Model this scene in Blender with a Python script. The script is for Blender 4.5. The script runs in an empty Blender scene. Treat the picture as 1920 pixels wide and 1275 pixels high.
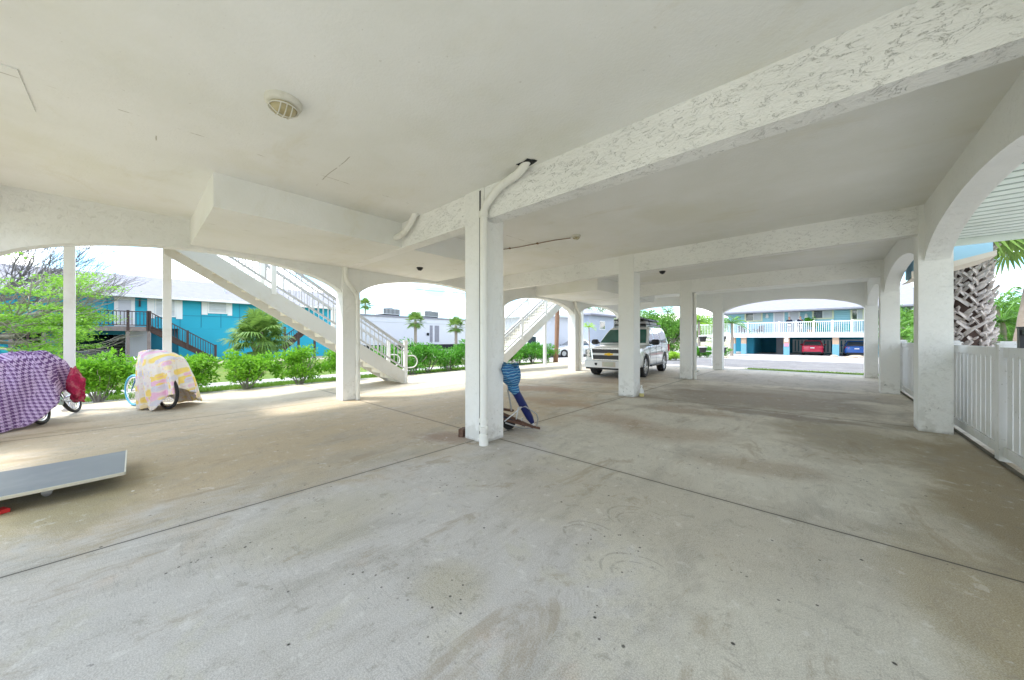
import bpy, bmesh, math, random
import numpy as np
from mathutils import Vector, Matrix, noise as mnoise

random.seed(7); RNG = np.random.default_rng(11)
S = bpy.context.scene
COL = S.collection
R = math.radians
CA, CB = math.cos(R(42.3)), math.sin(R(42.3))      # the building's axes against the view direction
CH, F, HZ = 1.4, 645.0, 635.0

def on_x(px, xc):            # the y of a point of the plane x = xc, from where it is seen in the photograph
    r = (px-960)/F
    return -xc*(CA+r*CB)/(CB-r*CA)
def on_y(px, yc):
    r = (px-960)/F
    return yc*(r*CA-CB)/(CA+r*CB)
def depth(x, y): return -CB*x+CA*y
def zat(py, x, y): return CH+(HZ-py)/F*depth(x, y)
def spot(px, d):             # the ground point seen in column px at distance d
    l = (px-960)/F*d
    return (CA*l-CB*d, CB*l+CA*d)

# ------------------------------------------------------------------ object helpers
ORG = {}
def props(o, label=None, cat=None, group=None, kind=None):
    if label: o['label'] = label
    if cat: o['category'] = cat
    if group: o['group'] = group
    if kind: o['kind'] = kind
    return o
def thing(name, label, cat, loc=(0, 0, 0), group=None):
    o = bpy.data.objects.new(name, None); COL.objects.link(o)
    o.empty_display_size = .1
    o.location = loc; ORG[o] = Vector(loc)
    return props(o, label, cat, group)
def children(o): return [c for c in bpy.data.objects if c.parent == o]
def dup(root, loc=None, rz=None, label=None, sc=None):
    def cp(o, par):
        c = o.copy(); COL.objects.link(c)
        if par: c.parent = par
        for ch in KIDS.get(o, []): cp(ch, c)
        return c
    r = cp(root, None)
    if loc is not None: r.location = loc
    if rz is not None: r.rotation_euler = (0, 0, rz)
    if sc is not None: r.scale = sc
    if label: r['label'] = label
    return r
KIDS = {}
def link(name, me, mat, parent=None):
    o = bpy.data.objects.new(name, me); COL.objects.link(o)
    if mat is not None:
        for m in (mat if isinstance(mat, (list, tuple)) else [mat]): me.materials.append(m)
    if parent is not None:
        o.parent = parent; KIDS.setdefault(parent, []).append(o)
        off = ORG.get(parent, Vector((0, 0, 0)))
        ORG[o] = off
        if off.length > 0: me.transform(Matrix.Translation(-off))
    return o

class MB:
    def __init__(s): s.bm = bmesh.new(); s.uv = None
    def box(s, x0, x1, y0, y1, z0, z1, mi=0):
        v = [s.bm.verts.new(p) for p in ((x0,y0,z0),(x1,y0,z0),(x1,y1,z0),(x0,y1,z0),(x0,y0,z1),(x1,y0,z1),(x1,y1,z1),(x0,y1,z1))]
        for f in ((3,2,1,0),(4,5,6,7),(0,1,5,4),(1,2,6,5),(2,3,7,6),(3,0,4,7)):
            s.bm.faces.new([v[i] for i in f]).material_index = mi
        return s
    def obox(s, c, size, rot=None, mi=0):
        M = Matrix.Translation(c) @ ((rot.to_4x4()) if rot is not None else Matrix())
        h = Vector(size)/2; v = []
        for z in (-1, 1):
            for x, y in ((-1,-1),(1,-1),(1,1),(-1,1)): v.append(s.bm.verts.new(M @ Vector((x*h.x, y*h.y, z*h.z))))
        for f in ((3,2,1,0),(4,5,6,7),(0,1,5,4),(1,2,6,5),(2,3,7,6),(3,0,4,7)):
            s.bm.faces.new([v[i] for i in f]).material_index = mi
        return s
    def bar(s, a, b, w, h):     # box from a to b, w across, h upwards
        a = Vector(a); b = Vector(b); d = b-a; L = d.length; d.normalize()
        up = Vector((0,0,1)) if abs(d.z) < .95 else Vector((1,0,0))
        sx = d.cross(up).normalized(); u = sx.cross(d)
        rot = Matrix((sx, d, u)).transposed()
        return s.obox((a+b)/2, (w, L, h), rot)
    def prism(s, pts, d):       # polygon pts (3d) extruded by vector d
        d = Vector(d); a = [s.bm.verts.new(p) for p in pts]; b = [s.bm.verts.new(Vector(p)+d) for p in pts]
        n = len(pts); s.bm.faces.new(a[::-1]); s.bm.faces.new(b)
        for i in range(n): s.bm.faces.new((a[i], a[(i+1)%n], b[(i+1)%n], b[i]))
        return s
    def tube(s, pts, r, seg=10, cap=True):
        pts = [Vector(p) for p in pts]; n = len(pts)
        rs = r if isinstance(r, (list, tuple)) else [r]*n
        rings = []; pu = None
        for i, p in enumerate(pts):
            t = (pts[min(i+1, n-1)]-pts[max(i-1, 0)]).normalized()
            if pu is None:
                pu = t.orthogonal().normalized()
            pu = (pu - t*pu.dot(t))
            pu = pu.normalized() if pu.length > 1e-5 else t.orthogonal().normalized()
            w = t.cross(pu)
            rings.append([s.bm.verts.new(p+(pu*math.cos(2*math.pi*k/seg)+w*math.sin(2*math.pi*k/seg))*rs[i]) for k in range(seg)])
        for i in range(n-1):
            for k in range(seg):
                s.bm.faces.new((rings[i][k], rings[i][(k+1)%seg], rings[i+1][(k+1)%seg], rings[i+1][k]))
        if cap: s.bm.faces.new(rings[0][::-1]); s.bm.faces.new(rings[-1])
        return s
    def lathe(s, c, prof, seg=24, M=None):   # prof: (radius, height) about z through c
        rings = []
        M = M or Matrix.Translation(c)
        for r, z in prof:
            rings.append([s.bm.verts.new(M @ Vector((r*math.cos(2*math.pi*k/seg), r*math.sin(2*math.pi*k/seg), z))) for k in range(seg)])
        for i in range(len(rings)-1):
            for k in range(seg):
                s.bm.faces.new((rings[i][k], rings[i][(k+1)%seg], rings[i+1][(k+1)%seg], rings[i+1][k]))
        s.bm.faces.new(rings[0][::-1]); s.bm.faces.new(rings[-1])
        return s
    def rings(s, rs, closed=True, cap=True):
        V = [[s.bm.verts.new(p) for p in r] for r in rs]; n = len(V[0])
        for i in range(len(V)-1):
            for k in range(n if closed else n-1):
                s.bm.faces.new((V[i][k], V[i][(k+1)%n], V[i+1][(k+1)%n], V[i+1][k]))
        if cap: s.bm.faces.new(V[0][::-1]); s.bm.faces.new(V[-1])
        return s
    def face(s, pts): s.bm.faces.new([s.bm.verts.new(p) for p in pts]); return s
    def build(s, name, mat, parent=None, smooth=False, bevel=0, M=None):
        if bevel:
            es = [e for e in s.bm.edges if len(e.link_faces) == 2 and e.calc_face_angle(0) > .6]
            bmesh.ops.bevel(s.bm, geom=es, offset=bevel, segments=2, affect='EDGES', clamp_overlap=True)
        bmesh.ops.recalc_face_normals(s.bm, faces=s.bm.faces[:])
        if smooth is True:
            for f in s.bm.faces: f.smooth = True
        me = bpy.data.meshes.new(name); s.bm.to_mesh(me); s.bm.free()
        if M is not None: me.transform(M)
        if smooth == 'auto':
            me.shade_auto_smooth if False else None
            for p in me.polygons: p.use_smooth = True
            me.set_sharp_from_angle(angle=R(40))
        return link(name, me, mat, parent)

def quads_mesh(name, V, mat, parent=None, uv=None):
    V = np.asarray(V, dtype=np.float32).reshape(-1, 3); n = len(V)//4
    me = bpy.data.meshes.new(name)
    me.vertices.add(n*4); me.vertices.foreach_set('co', V.ravel())
    me.loops.add(n*4); me.loops.foreach_set('vertex_index', np.arange(n*4, dtype=np.int32))
    me.polygons.add(n); me.polygons.foreach_set('loop_start', np.arange(0, n*4, 4, dtype=np.int32))
    me.update(calc_edges=True); me.validate()
    return link(name, me, mat, parent)

def leaves(centers, size, outward=None, flat=0.0, aspect=.5, tilt=None):
    """rhombic leaf quads about given centres, random facing"""
    c = np.asarray(centers, dtype=float); n = len(c)
    d = RNG.normal(size=(n, 3))
    if outward is not None: d = d*.7+outward*1.1
    d[:, 2] = d[:, 2]*(1-flat)+.15
    d /= np.linalg.norm(d, axis=1)[:, None]
    a = RNG.normal(size=(n, 3)); s = np.cross(d, a); s /= np.linalg.norm(s, axis=1)[:, None]+1e-9
    L = size*RNG.uniform(.6, 1.25, size=(n, 1))
    nrm = np.cross(d, s)
    p0 = c; p2 = c+d*L; mid = c+d*L*.5+nrm*L*.08
    return np.stack([p0, mid+s*L*aspect*.5, p2, mid-s*L*aspect*.5], axis=1)

# ------------------------------------------------------------------ material helpers
class N:
    def __init__(s, name, world=None):
        if world is None:
            m = bpy.data.materials.new(name); m.use_nodes = True; s.m = m; s.t = m.node_tree
        else: s.t = world.node_tree
        s.n = s.t.nodes; s.l = s.t.links
        s.n.clear()
    def inp(s, node, k, v):
        if v is None: return
        i = node.inputs[k]
        if hasattr(v, 'is_linked') or isinstance(v, bpy.types.NodeSocket): s.l.new(v, i)
        elif isinstance(v, (tuple, list)) and i.type == 'RGBA' and len(v) == 3: i.default_value = (*v, 1)
        else: i.default_value = v
    def node(s, typ, ins={}, out=0, **at):
        nd = s.n.new(typ)
        for k, v in at.items(): setattr(nd, k, v)
        for k, v in ins.items(): s.inp(nd, k, v)
        return nd.outputs[out]
    def ma(s, op, a, b=None, c=None, clamp=False):
        nd = s.n.new('ShaderNodeMath'); nd.operation = op; nd.use_clamp = clamp
        for i, v in enumerate((a, b, c)):
            if v is not None: s.inp(nd, i, v)
        return nd.outputs[0]
    def mix(s, f, a, b, mode='MIX'):
        nd = s.n.new('ShaderNodeMix'); nd.data_type = 'RGBA'; nd.blend_type = mode
        s.inp(nd, 0, f); s.inp(nd, 6, a); s.inp(nd, 7, b); return nd.outputs[2]
    def coord(s, out='Object'):
        nd = s.n.new('ShaderNodeTexCoord'); return nd.outputs[out]
    def map(s, v, sc=(1,1,1), rot=(0,0,0), loc=(0,0,0)):
        return s.node('ShaderNodeMapping', {'Vector': v, 'Scale': sc, 'Rotation': rot, 'Location': loc})
    def noise(s, v, scale, detail=4, rough=.55, dist=0):
        return s.node('ShaderNodeTexNoise', {'Vector': v, 'Scale': scale, 'Detail': detail, 'Roughness': rough, 'Distortion': dist})
    def vor(s, v, scale, feature='F1', out=0, rnd=1.0):
        return s.node('ShaderNodeTexVoronoi', {'Vector': v, 'Scale': scale, 'Randomness': rnd}, out, feature=feature)
    def step(s, v, a, b):        # 0 below a, 1 above b
        return s.node('ShaderNodeMapRange', {'Value': v, 'From Min': a, 'From Max': b}, interpolation_type='SMOOTHSTEP')
    def xyz(s, v):
        nd = s.n.new('ShaderNodeSeparateXYZ'); s.l.new(v, nd.inputs[0]); return nd.outputs[0], nd.outputs[1], nd.outputs[2]
    def bump(s, h, strength=.3, dist=.02, nrm=None):
        return s.node('ShaderNodeBump', {'Height': h, 'Strength': strength, 'Distance': dist, 'Normal': nrm})
    def out(s, col, rough=.8, nrm=None, metal=0, coat=0, spec=.4, alpha=None, trans=0):
        b = s.n.new('ShaderNodeBsdfPrincipled')
        s.inp(b, 'Base Color', col); s.inp(b, 'Roughness', rough); s.inp(b, 'Metallic', metal)
        s.inp(b, 'Coat Weight', coat); s.inp(b, 'Specular IOR Level', spec); s.inp(b, 'Coat Roughness', .05)
        if nrm is not None: s.l.new(nrm, b.inputs['Normal'])
        if trans: s.inp(b, 'Transmission Weight', trans)
        o = s.n.new('ShaderNodeOutputMaterial'); s.l.new(b.outputs[0], o.inputs[0]); return s.m

def plain(name, col, rough=.6, var=.12, scale=3, metal=0, coat=0, bump=.08, bscale=40, dirt=None, dscale=1.2, spec=.4):
    n = N(name); v = n.coord()
    f = n.noise(v, scale, 5)
    c = n.mix(f, tuple(min(1, x*(1-var)) for x in col), tuple(min(1, x*(1+var)) for x in col))
    if dirt:
        d = n.step(n.noise(v, dscale, 7, .65), .5, .75)
        c = n.mix(n.ma('MULTIPLY', d, .6), c, dirt)
    nr = n.bump(n.noise(v, bscale, 4), bump, .01) if bump else None
    return n.out(c, rough, nr, metal, coat, spec)

def stucco(name, base=(.85,.845,.815), dark=(.55,.55,.51), marks=.5, stretch=(1,1,1), cool=0):
    n = N(name); v = n.coord(); x, y, z = n.xyz(v)
    big = n.noise(v, .7, 6, .6)
    c = n.mix(n.step(big, .42, .72), base, tuple(b*.85+d*.15 for b, d in zip(base, dark)))
    w = n.map(v, stretch)
    wn = n.node('ShaderNodeTexNoise', {'Vector': w, 'Scale': 7.5, 'Detail': 8, 'Roughness': .7, 'Distortion': .9})
    ridge = n.ma('ABSOLUTE', n.ma('SUBTRACT', wn, .52))
    line = n.ma('MULTIPLY', n.step(ridge, .010, .0), n.step(n.noise(w, 17, 3, .6), .42, .6))
    patch = n.step(n.noise(v, 2.1, 4, .6), .42, .62)
    lm = n.ma('MULTIPLY', n.ma('MULTIPLY', line, patch), marks)
    c = n.mix(lm, c, dark)
    # grime specks growing towards the floor
    sp = n.step(n.noise(v, 17, 3, .6), .66, .72)
    low = n.step(z, .7, .0)
    low2 = n.step(n.noise(v, 5, 4, .6), .5, .62)
    c = n.mix(n.ma('MULTIPLY', n.ma('MULTIPLY', sp, n.ma('ADD', n.ma('MULTIPLY', low, .75), .05)), 1.0), c, (.12,.12,.10))
    c = n.mix(n.ma('MULTIPLY', n.ma('MULTIPLY', low, low2), .35), c, (.42,.40,.34))
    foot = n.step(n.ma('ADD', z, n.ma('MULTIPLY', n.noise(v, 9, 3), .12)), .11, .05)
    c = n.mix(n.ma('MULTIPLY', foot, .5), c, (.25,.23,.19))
    h = n.ma('ADD', n.ma('MULTIPLY', n.noise(w, 9, 6, .65, .8), 1.0), n.ma('MULTIPLY', line, -.5))
    h = n.ma('ADD', h, n.ma('MULTIPLY', n.noise(v, 55, 3), .25))
    return n.out(c, .82, n.bump(h, .4+.3*marks, .022), spec=.25)

def foliage(name, dark, light, trans=.35, rough=.45):
    n = N(name)
    g = n.n.new('ShaderNodeNewGeometry')
    rnd = g.outputs['Random Per Island']
    v = n.coord()
    f = n.ma('ADD', n.ma('MULTIPLY', rnd, .65), n.ma('MULTIPLY', n.noise(v, 1.6, 3), .45), clamp=True)
    c = n.mix(f, dark, light)
    b = n.n.new('ShaderNodeBsdfPrincipled'); n.inp(b, 'Base Color', c); n.inp(b, 'Roughness', rough); n.inp(b, 'Specular IOR Level', .35)
    t = n.n.new('ShaderNodeBsdfTranslucent'); n.inp(t, 'Color', n.mix(.5, c, light))
    mx = n.n.new('ShaderNodeMixShader'); mx.inputs[0].default_value = trans
    n.l.new(b.outputs[0], mx.inputs[1]); n.l.new(t.outputs[0], mx.inputs[2])
    o = n.n.new('ShaderNodeOutputMaterial'); n.l.new(mx.outputs[0], o.inputs[0]); return n.m

M = {}
M['stucco'] = stucco('stucco_column', marks=.35)
M['stucco_beam'] = stucco('stucco_beam', base=(.90,.895,.87), dark=(.42,.42,.39), marks=1.0, stretch=(.75, .75, 1.5))
M['stucco_arch'] = stucco('stucco_arch', marks=.5, base=(.83,.83,.81))
M['pvc'] = plain('painted_pipe', (.80,.79,.74), .45, .05, 4, bump=.05, dirt=(.5,.49,.42), dscale=3)
M['white'] = plain('white_paint', (.80,.80,.79), .5, .05, 2, bump=.04, dirt=(.62,.60,.55), dscale=2)
M['white_far'] = plain('white_trim', (.8,.8,.8), .6, .04, bump=0)
def vinyl_mat():
    n = N('fence_vinyl'); v = n.coord(); x, y, z = n.xyz(v)
    c = n.mix(n.noise(v, 1.4, 5, .6), (.70,.70,.71), (.82,.82,.82))
    c = n.mix(n.ma('MULTIPLY', n.step(n.noise(n.map(v, (1, 1.5, .35)), 6, 6, .7), .5, .7), .35), c, (.55,.53,.47))
    low = n.step(n.ma('ADD', z, n.ma('MULTIPLY', n.noise(v, 4, 4), .5)), .75, .2)
    c = n.mix(n.ma('MULTIPLY', low, .55), c, (.42,.41,.32))
    c = n.mix(n.ma('MULTIPLY', n.step(n.noise(v, 28, 3), .66, .72), .5), c, (.25,.24,.2))
    return n.out(c, .5, n.bump(n.noise(v, 9, 3), .08, .01), spec=.4)
M['vinyl'] = vinyl_mat()
M['black'] = plain('black_plastic', (.02,.02,.022), .4, .2, bump=0)
M['rubber'] = plain('tyre_rubber', (.025,.025,.027), .75, .2, 8, bump=.1)
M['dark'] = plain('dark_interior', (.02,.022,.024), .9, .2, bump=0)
M['chrome'] = plain('chrome', (.75,.76,.78), .18, .04, metal=1, bump=0)
M['steel'] = plain('grey_steel', (.5,.51,.52), .35, .08, metal=.8, bump=.02)
M['glass'] = plain('dark_glass', (.03,.04,.045), .05, .1, bump=0, coat=1, spec=.8)
M['glass_green'] = plain('windscreen_glass', (.03,.10,.08), .12, .7, 1.5, bump=0, spec=.35)
M['gold'] = plain('gold_emblem', (.75,.48,.06), .3, .1, metal=.7, bump=0)
M['suv'] = plain('pearl_white_paint', (.78,.78,.77), .28, .02, bump=0, coat=1)

def ceiling_mat():
    n = N('painted_ceiling'); v = n.coord(); x, y, z = n.xyz(v)
    f = n.noise(v, .45, 6, .6)
    c = n.mix(n.step(f, .35, .68), (.84,.838,.815), (.77,.768,.72))
    c = n.mix(n.ma('MULTIPLY', n.step(n.noise(n.map(v, (.7, 1.6, 1)), .9, 6, .7, .5), .56, .74), .35), c, (.66,.62,.48))
    # thin cracks and panel seams running with the slab
    def seam(coord, at, half=.004, other=None, lo=None, hi=None, gate=.5):
        wob = n.ma('MULTIPLY', n.ma('SUBTRACT', n.noise(v, 2.2, 4), .5), .05)
        d = n.ma('ABSOLUTE', n.ma('SUBTRACT', n.ma('ADD', coord, wob), at))
        m = n.step(d, half*2, half*.4)
        m = n.ma('MULTIPLY', m, n.step(n.noise(v, 3.3, 4), gate, gate+.08))
        if other is not None:
            m = n.ma('MULTIPLY', m, n.ma('MULTIPLY', n.step(other, lo, lo+.05), n.step(other, hi, hi-.05)))
        return m
    seams = [seam(x, -4.62, gate=.52), seam(x, -6.35, gate=.55), seam(y, 1.62, other=x, lo=-5.0, hi=-3.9, gate=.4), seam(y, .15, other=x, lo=-6.2, hi=-4.4, gate=.6)]
    tot = seams[0]
    for s_ in seams[1:]: tot = n.ma('MAXIMUM', tot, s_)
    c = n.mix(n.ma('MULTIPLY', n.step(n.noise(n.map(v, loc=(5, 2, 0)), 1.3, 5, .6), .5, .62), .22), c, (.86,.86,.84))
    c = n.mix(n.ma('MULTIPLY', n.step(n.noise(n.map(v, loc=(1, 7, 0)), .55, 4, .6), .5, .68), .28), c, (.70,.68,.53))
    c = n.mix(n.ma('MULTIPLY', tot, .7), c, (.28,.25,.18))
    sp = n.step(n.noise(v, 26, 2), .73, .76)
    c = n.mix(n.ma('MULTIPLY', sp, .3), c, (.45,.43,.36))
    h = n.ma('ADD', n.noise(v, 38, 4, .6), n.ma('MULTIPLY', n.noise(v, 2.5, 4), 2.0))
    return n.out(c, .88, n.bump(h, .22, .015), spec=.2)
M['ceiling'] = ceiling_mat()

def floor_mat():
    n = N('stained_concrete'); v = n.coord(); x, y, z = n.xyz(v)
    def amt(scale, grad, lo, hi, loc=(0, 0, 0)):
        return n.step(n.ma('ADD', n.noise(n.map(v, loc=loc), scale, 8, .66, .5), grad), lo, hi)
    g_ol = n.ma('MULTIPLY', n.ma('ADD', n.ma('MULTIPLY', n.ma('SUBTRACT', y, 1.5), .30), n.ma('MULTIPLY', n.ma('ADD', x, 1.5), .32)), .45)
    g_ol = n.ma('MINIMUM', n.ma('MAXIMUM', g_ol, -.14), .24)
    g_tan = n.ma('MULTIPLY', n.step(x, -3.3, -4.4), .26)
    base = n.mix(n.noise(v, 3.1, 6, .7), (.47,.445,.41), (.64,.605,.555))
    base = n.mix(amt(.9, g_ol, .50, .66), base, n.mix(n.noise(v, 2.4, 6, .7), (.50,.465,.365), (.70,.655,.54)))
    base = n.mix(n.ma('MULTIPLY', amt(2.6, -.04, .50, .62, (4, 2, 0)), .55), base, (.54,.51,.40))
    base = n.mix(n.ma('MULTIPLY', amt(1.0, g_tan, .62, .80, (7, 1, 0)), .9), base, n.mix(n.noise(v, 2.1, 6, .7), (.50,.38,.22), (.70,.60,.44)))
    base = n.mix(n.ma('MULTIPLY', amt(1.7, 0.0, .60, .72, (1, 8, 0)), .5), base, (.58,.45,.34))
    base = n.mix(n.ma('MULTIPLY', n.step(y, 5.5, 15.0), .55), base, (.80,.70,.57))  # far floor lightened, making up in colour for light lost with depth
    base = n.mix(n.ma('MULTIPLY', n.ma('MULTIPLY', n.step(x, -3.4, -1.0), n.step(y, 2.0, 6.0)), .35), base, (.78,.73,.60))  # inner bay lightened too, brightness painted into the concrete
    # tan, brown and green cast that grows away from the drive in the foreground
    warp = n.noise(v, 1.1, 6, .65, .6)
    def blob(cx, cy, rx, ry, ang=0):
        q = n.map(v, (1/rx, 1/ry, 0), loc=(0, 0, 0)) if not ang else None
        dx = n.ma('SUBTRACT', x, cx); dy = n.ma('SUBTRACT', y, cy)
        if ang:
            ca, sa = math.cos(ang), math.sin(ang)
            dx, dy = n.ma('ADD', n.ma('MULTIPLY', dx, ca), n.ma('MULTIPLY', dy, sa)), n.ma('SUBTRACT', n.ma('MULTIPLY', dy, ca), n.ma('MULTIPLY', dx, sa))
        d = n.ma('SQRT', n.ma('ADD', n.ma('POWER', n.ma('ABSOLUTE', n.ma('DIVIDE', dx, rx)), 2), n.ma('POWER', n.ma('ABSOLUTE', n.ma('DIVIDE', dy, ry)), 2)))
        return n.step(n.ma('ADD', d, n.ma('MULTIPLY', n.ma('SUBTRACT', warp, .5), 1.6)), 1.15, .45)
    c = base
    for (cx, cy, rx, ry, ang, colr, k) in (
        (-3.57, 3.3, .36, .36, 0, (.20,.17,.12), .5), (-3.57, 8.2, .40, .40, 0, (.20,.17,.12), .5), (1.15, 8.2, .50, .42, 0, (.20,.16,.09), .55), (-8.15, 3.35, .42, .42, 0, (.26,.20,.13), .5), (-3.57, 13.0, .4, .4, 0, (.2,.17,.12), .5),
        (-5.2, 3.5, 2.0, 6.5, 0, (.50,.38,.22), .6), (-5.9, .4, 2.3, 2.4, 0, (.47,.35,.18), .6), (-8.0, 2.5, 1.6, 9, 0, (.60,.47,.29), .65),
        (-1.6, 5.4, .9, .5, .4, (.42,.30,.18), .45), (-.6, 4.6, .7, .35, .2, (.40,.30,.18), .45), (-2.0, 7.2, 1.1, .4, .1, (.36,.24,.14), .5), (-1.9, 10.4, 1.6, .35, .3, (.26,.19,.12), .6), (-.3, 12.2, 1.5, .3, .1, (.30,.22,.15), .55), (-3.9, 1.6, .5, 1.6, 0, (.46,.38,.25), .5), (.2, 6.8, 1.0, 1.4, 0, (.33,.26,.14), .6), (-2.6, 5.6, .8, .5, 0, (.42,.28,.17), .5),
        (-1.2, 9.6, 2.6, 2.0, .3, (.26,.20,.13), .65), (-1.0, 11.2, 3.0, 1.0, .2, (.34,.27,.19), .5),
        (1.2, 5.0, .62, 3.4, 0, (.32,.24,.11), .75), (.75, 2.6, .45, 1.3, .25, (.34,.26,.09), .6), (-6.0, 7.6, 1.4, .7, .4, (.40,.22,.10), .6), (-4.4, 6.2, 1.2, .5, .1, (.43,.26,.12), .5),
        (-4.0, 3.0, .6, .35, .5, (.27,.15,.08), .6), (-5.0, -.6, 1.1, .9, 0, (.34,.29,.12), .5), (-5.6, 10.8, 1.9, 1.4, 0, (.40,.27,.16), .6), (-.6, 7.9, 1.4, .25, 0, (.22,.17,.12), .55),
        (-9.6, 7.0, 1.5, 9, 0, (.66,.58,.45), .6), (-1.0, 14.8, 3.2, 2.6, 0, (.58,.52,.46), .55), (-.9, 3.0, 2.2, .9, .2, (.47,.41,.30), .4), (-2.9,1.0,.5,.7,0,(.48,.43,.28),.4), (-1.6,1.2,.3,.25,0,(.46,.40,.24),.4)):
        c = n.mix(n.ma('MULTIPLY', blob(cx, cy, rx, ry, ang), min(.92, k*1.3)), c, tuple(q*.9 for q in colr))
    # mottling at middle and fine scales
    c = n.mix(n.ma('MULTIPLY', n.step(n.noise(n.map(v, (1, .45, 1), (0, 0, .4)), 2.3, 7, .7, .4), .47, .7), .55), c, (.31,.28,.22))
    c = n.mix(n.ma('MULTIPLY', n.step(n.noise(v, 4.5, 6, .7), .58, .72), .25), c, (.62,.60,.56))
    gr = n.noise(v, 150, 2, .8)
    c = n.mix(n.step(gr, .38, .62), n.mix(.26, c, (.13,.12,.11)), n.mix(.18, c, (.85,.83,.80)))
    gr2 = n.noise(v, 45, 3, .7)
    c = n.mix(n.ma('MULTIPLY', n.step(gr2, .56, .68), n.ma('MULTIPLY', n.step(n.noise(v, 1.4, 4), .45, .6), .45)), c, (.22,.21,.19))
    # specks: dark grit and pale paint drops
    vd = n.vor(v, 5.0); c = n.mix(n.ma('MULTIPLY', n.step(n.ma('ADD', vd, n.ma('MULTIPLY', n.noise(v, 60, 2), .03)), .075, .045), n.step(n.noise(v, 1.3, 3), .40, .5)), c, (.05,.045,.04))
    vd2 = n.vor(n.map(v, loc=(3.3, 1.2, 0)), 17); c = n.mix(n.ma('MULTIPLY', n.step(vd2, .15, .09), n.step(n.noise(v, 1.6, 4), .52, .62)), c, (.10,.09,.08))
    vd3 = n.vor(n.map(v, loc=(9.1, 5.2, 0)), 1.9); c = n.mix(n.step(vd3, .028, .014), c, (.85,.85,.83))
    # faint drag lines
    dl = n.noise(n.map(v, (1.2, 14, 1), (0, 0, 1.15)), 1.3, 3, .5, .3)
    c = n.mix(n.ma('MULTIPLY', n.step(n.ma('ABSOLUTE', n.ma('SUBTRACT', dl, .5)), .012, .0), n.ma('MULTIPLY', n.step(n.noise(v, .8, 2), .5, .6), .28)), c, (.22,.21,.19))
    # tyre scuffs: open rings
    for cx, cy, r_ in ((-1.06, 2.63, .25), (-1.02, 2.60, .19), (-1.24, 2.20, .20), (-.82, 2.02, .23), (-.80, 2.00, .17), (-1.28, 2.17, .14)):
        dx = n.ma('SUBTRACT', x, cx); dy = n.ma('SUBTRACT', y, cy)
        dd = n.ma('SQRT', n.ma('ADD', n.ma('MULTIPLY', dx, dx), n.ma('MULTIPLY', n.ma('MULTIPLY', dy, dy), 1.7)))
        dd = n.ma('ADD', dd, n.ma('MULTIPLY', n.ma('SUBTRACT', n.noise(v, 6, 3), .5), .03))
        ring = n.step(n.ma('ABSOLUTE', n.ma('SUBTRACT', dd, r_)), .013, .003)
        ring = n.ma('MULTIPLY', ring, n.step(n.ma('SUBTRACT', dy, n.ma('MULTIPLY', dx, 1.2)), -.05, .12))
        c = n.mix(n.ma('MULTIPLY', n.ma('MULTIPLY', ring, .38), n.step(n.noise(v, 14, 3), .35, .55)), c, (.20,.18,.15))
    # drifting stains in the direction cars drive, with darker rims
    st = n.noise(n.map(v, (1.5, .55, 1), (0, 0, .12), (2, 5, 0)), 1.5, 9, .72, .7)
    c = n.mix(n.ma('MULTIPLY', n.step(st, .55, .64), .46), c, (.30,.235,.15))
    c = n.mix(n.ma('MULTIPLY', n.step(n.ma('ABSOLUTE', n.ma('SUBTRACT', st, .50)), .012, .0), .22), c, (.24,.20,.15))
    s2 = n.noise(n.map(v, loc=(11, 3, 0)), 6.5, 6, .75, .3)
    c = n.mix(n.ma('MULTIPLY', n.step(s2, .57, .67), .48), c, (.28,.25,.20))
    c = n.mix(n.ma('MULTIPLY', n.step(s2, .42, .34), .30), c, (.78,.76,.71))
    wob = n.ma('MULTIPLY', n.ma('SUBTRACT', n.noise(v, 5, 4), .5), .012)
    jm = None; wide = None
    for cd, at in ((x, -3.57), (x, -8.25), (y, 3.44), (y, 8.3), (y, 13.05), (y, -1.6)):
        d = n.ma('ABSOLUTE', n.ma('SUBTRACT', n.ma('ADD', cd, wob), at))
        a = n.step(d, .012, .006); b = n.step(d, .07, .0)
        jm = a if jm is None else n.ma('MAXIMUM', jm, a); wide = b if wide is None else n.ma('MAXIMUM', wide, b)
    c = n.mix(n.ma('MULTIPLY', wide, n.ma('MULTIPLY', n.noise(v, 4, 3), .45)), c, (.24,.22,.18))
    c = n.mix(n.ma('MULTIPLY', jm, .85), c, (.06,.055,.045))
    h = n.ma('SUBTRACT', n.ma('MULTIPLY', gr2, .15), n.ma('MULTIPLY', jm, 3))
    return n.out(c, n.ma('ADD', .62, n.ma('MULTIPLY', warp, .3)), n.bump(h, .12, .003), spec=.3)
M['floor'] = floor_mat()

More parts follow.
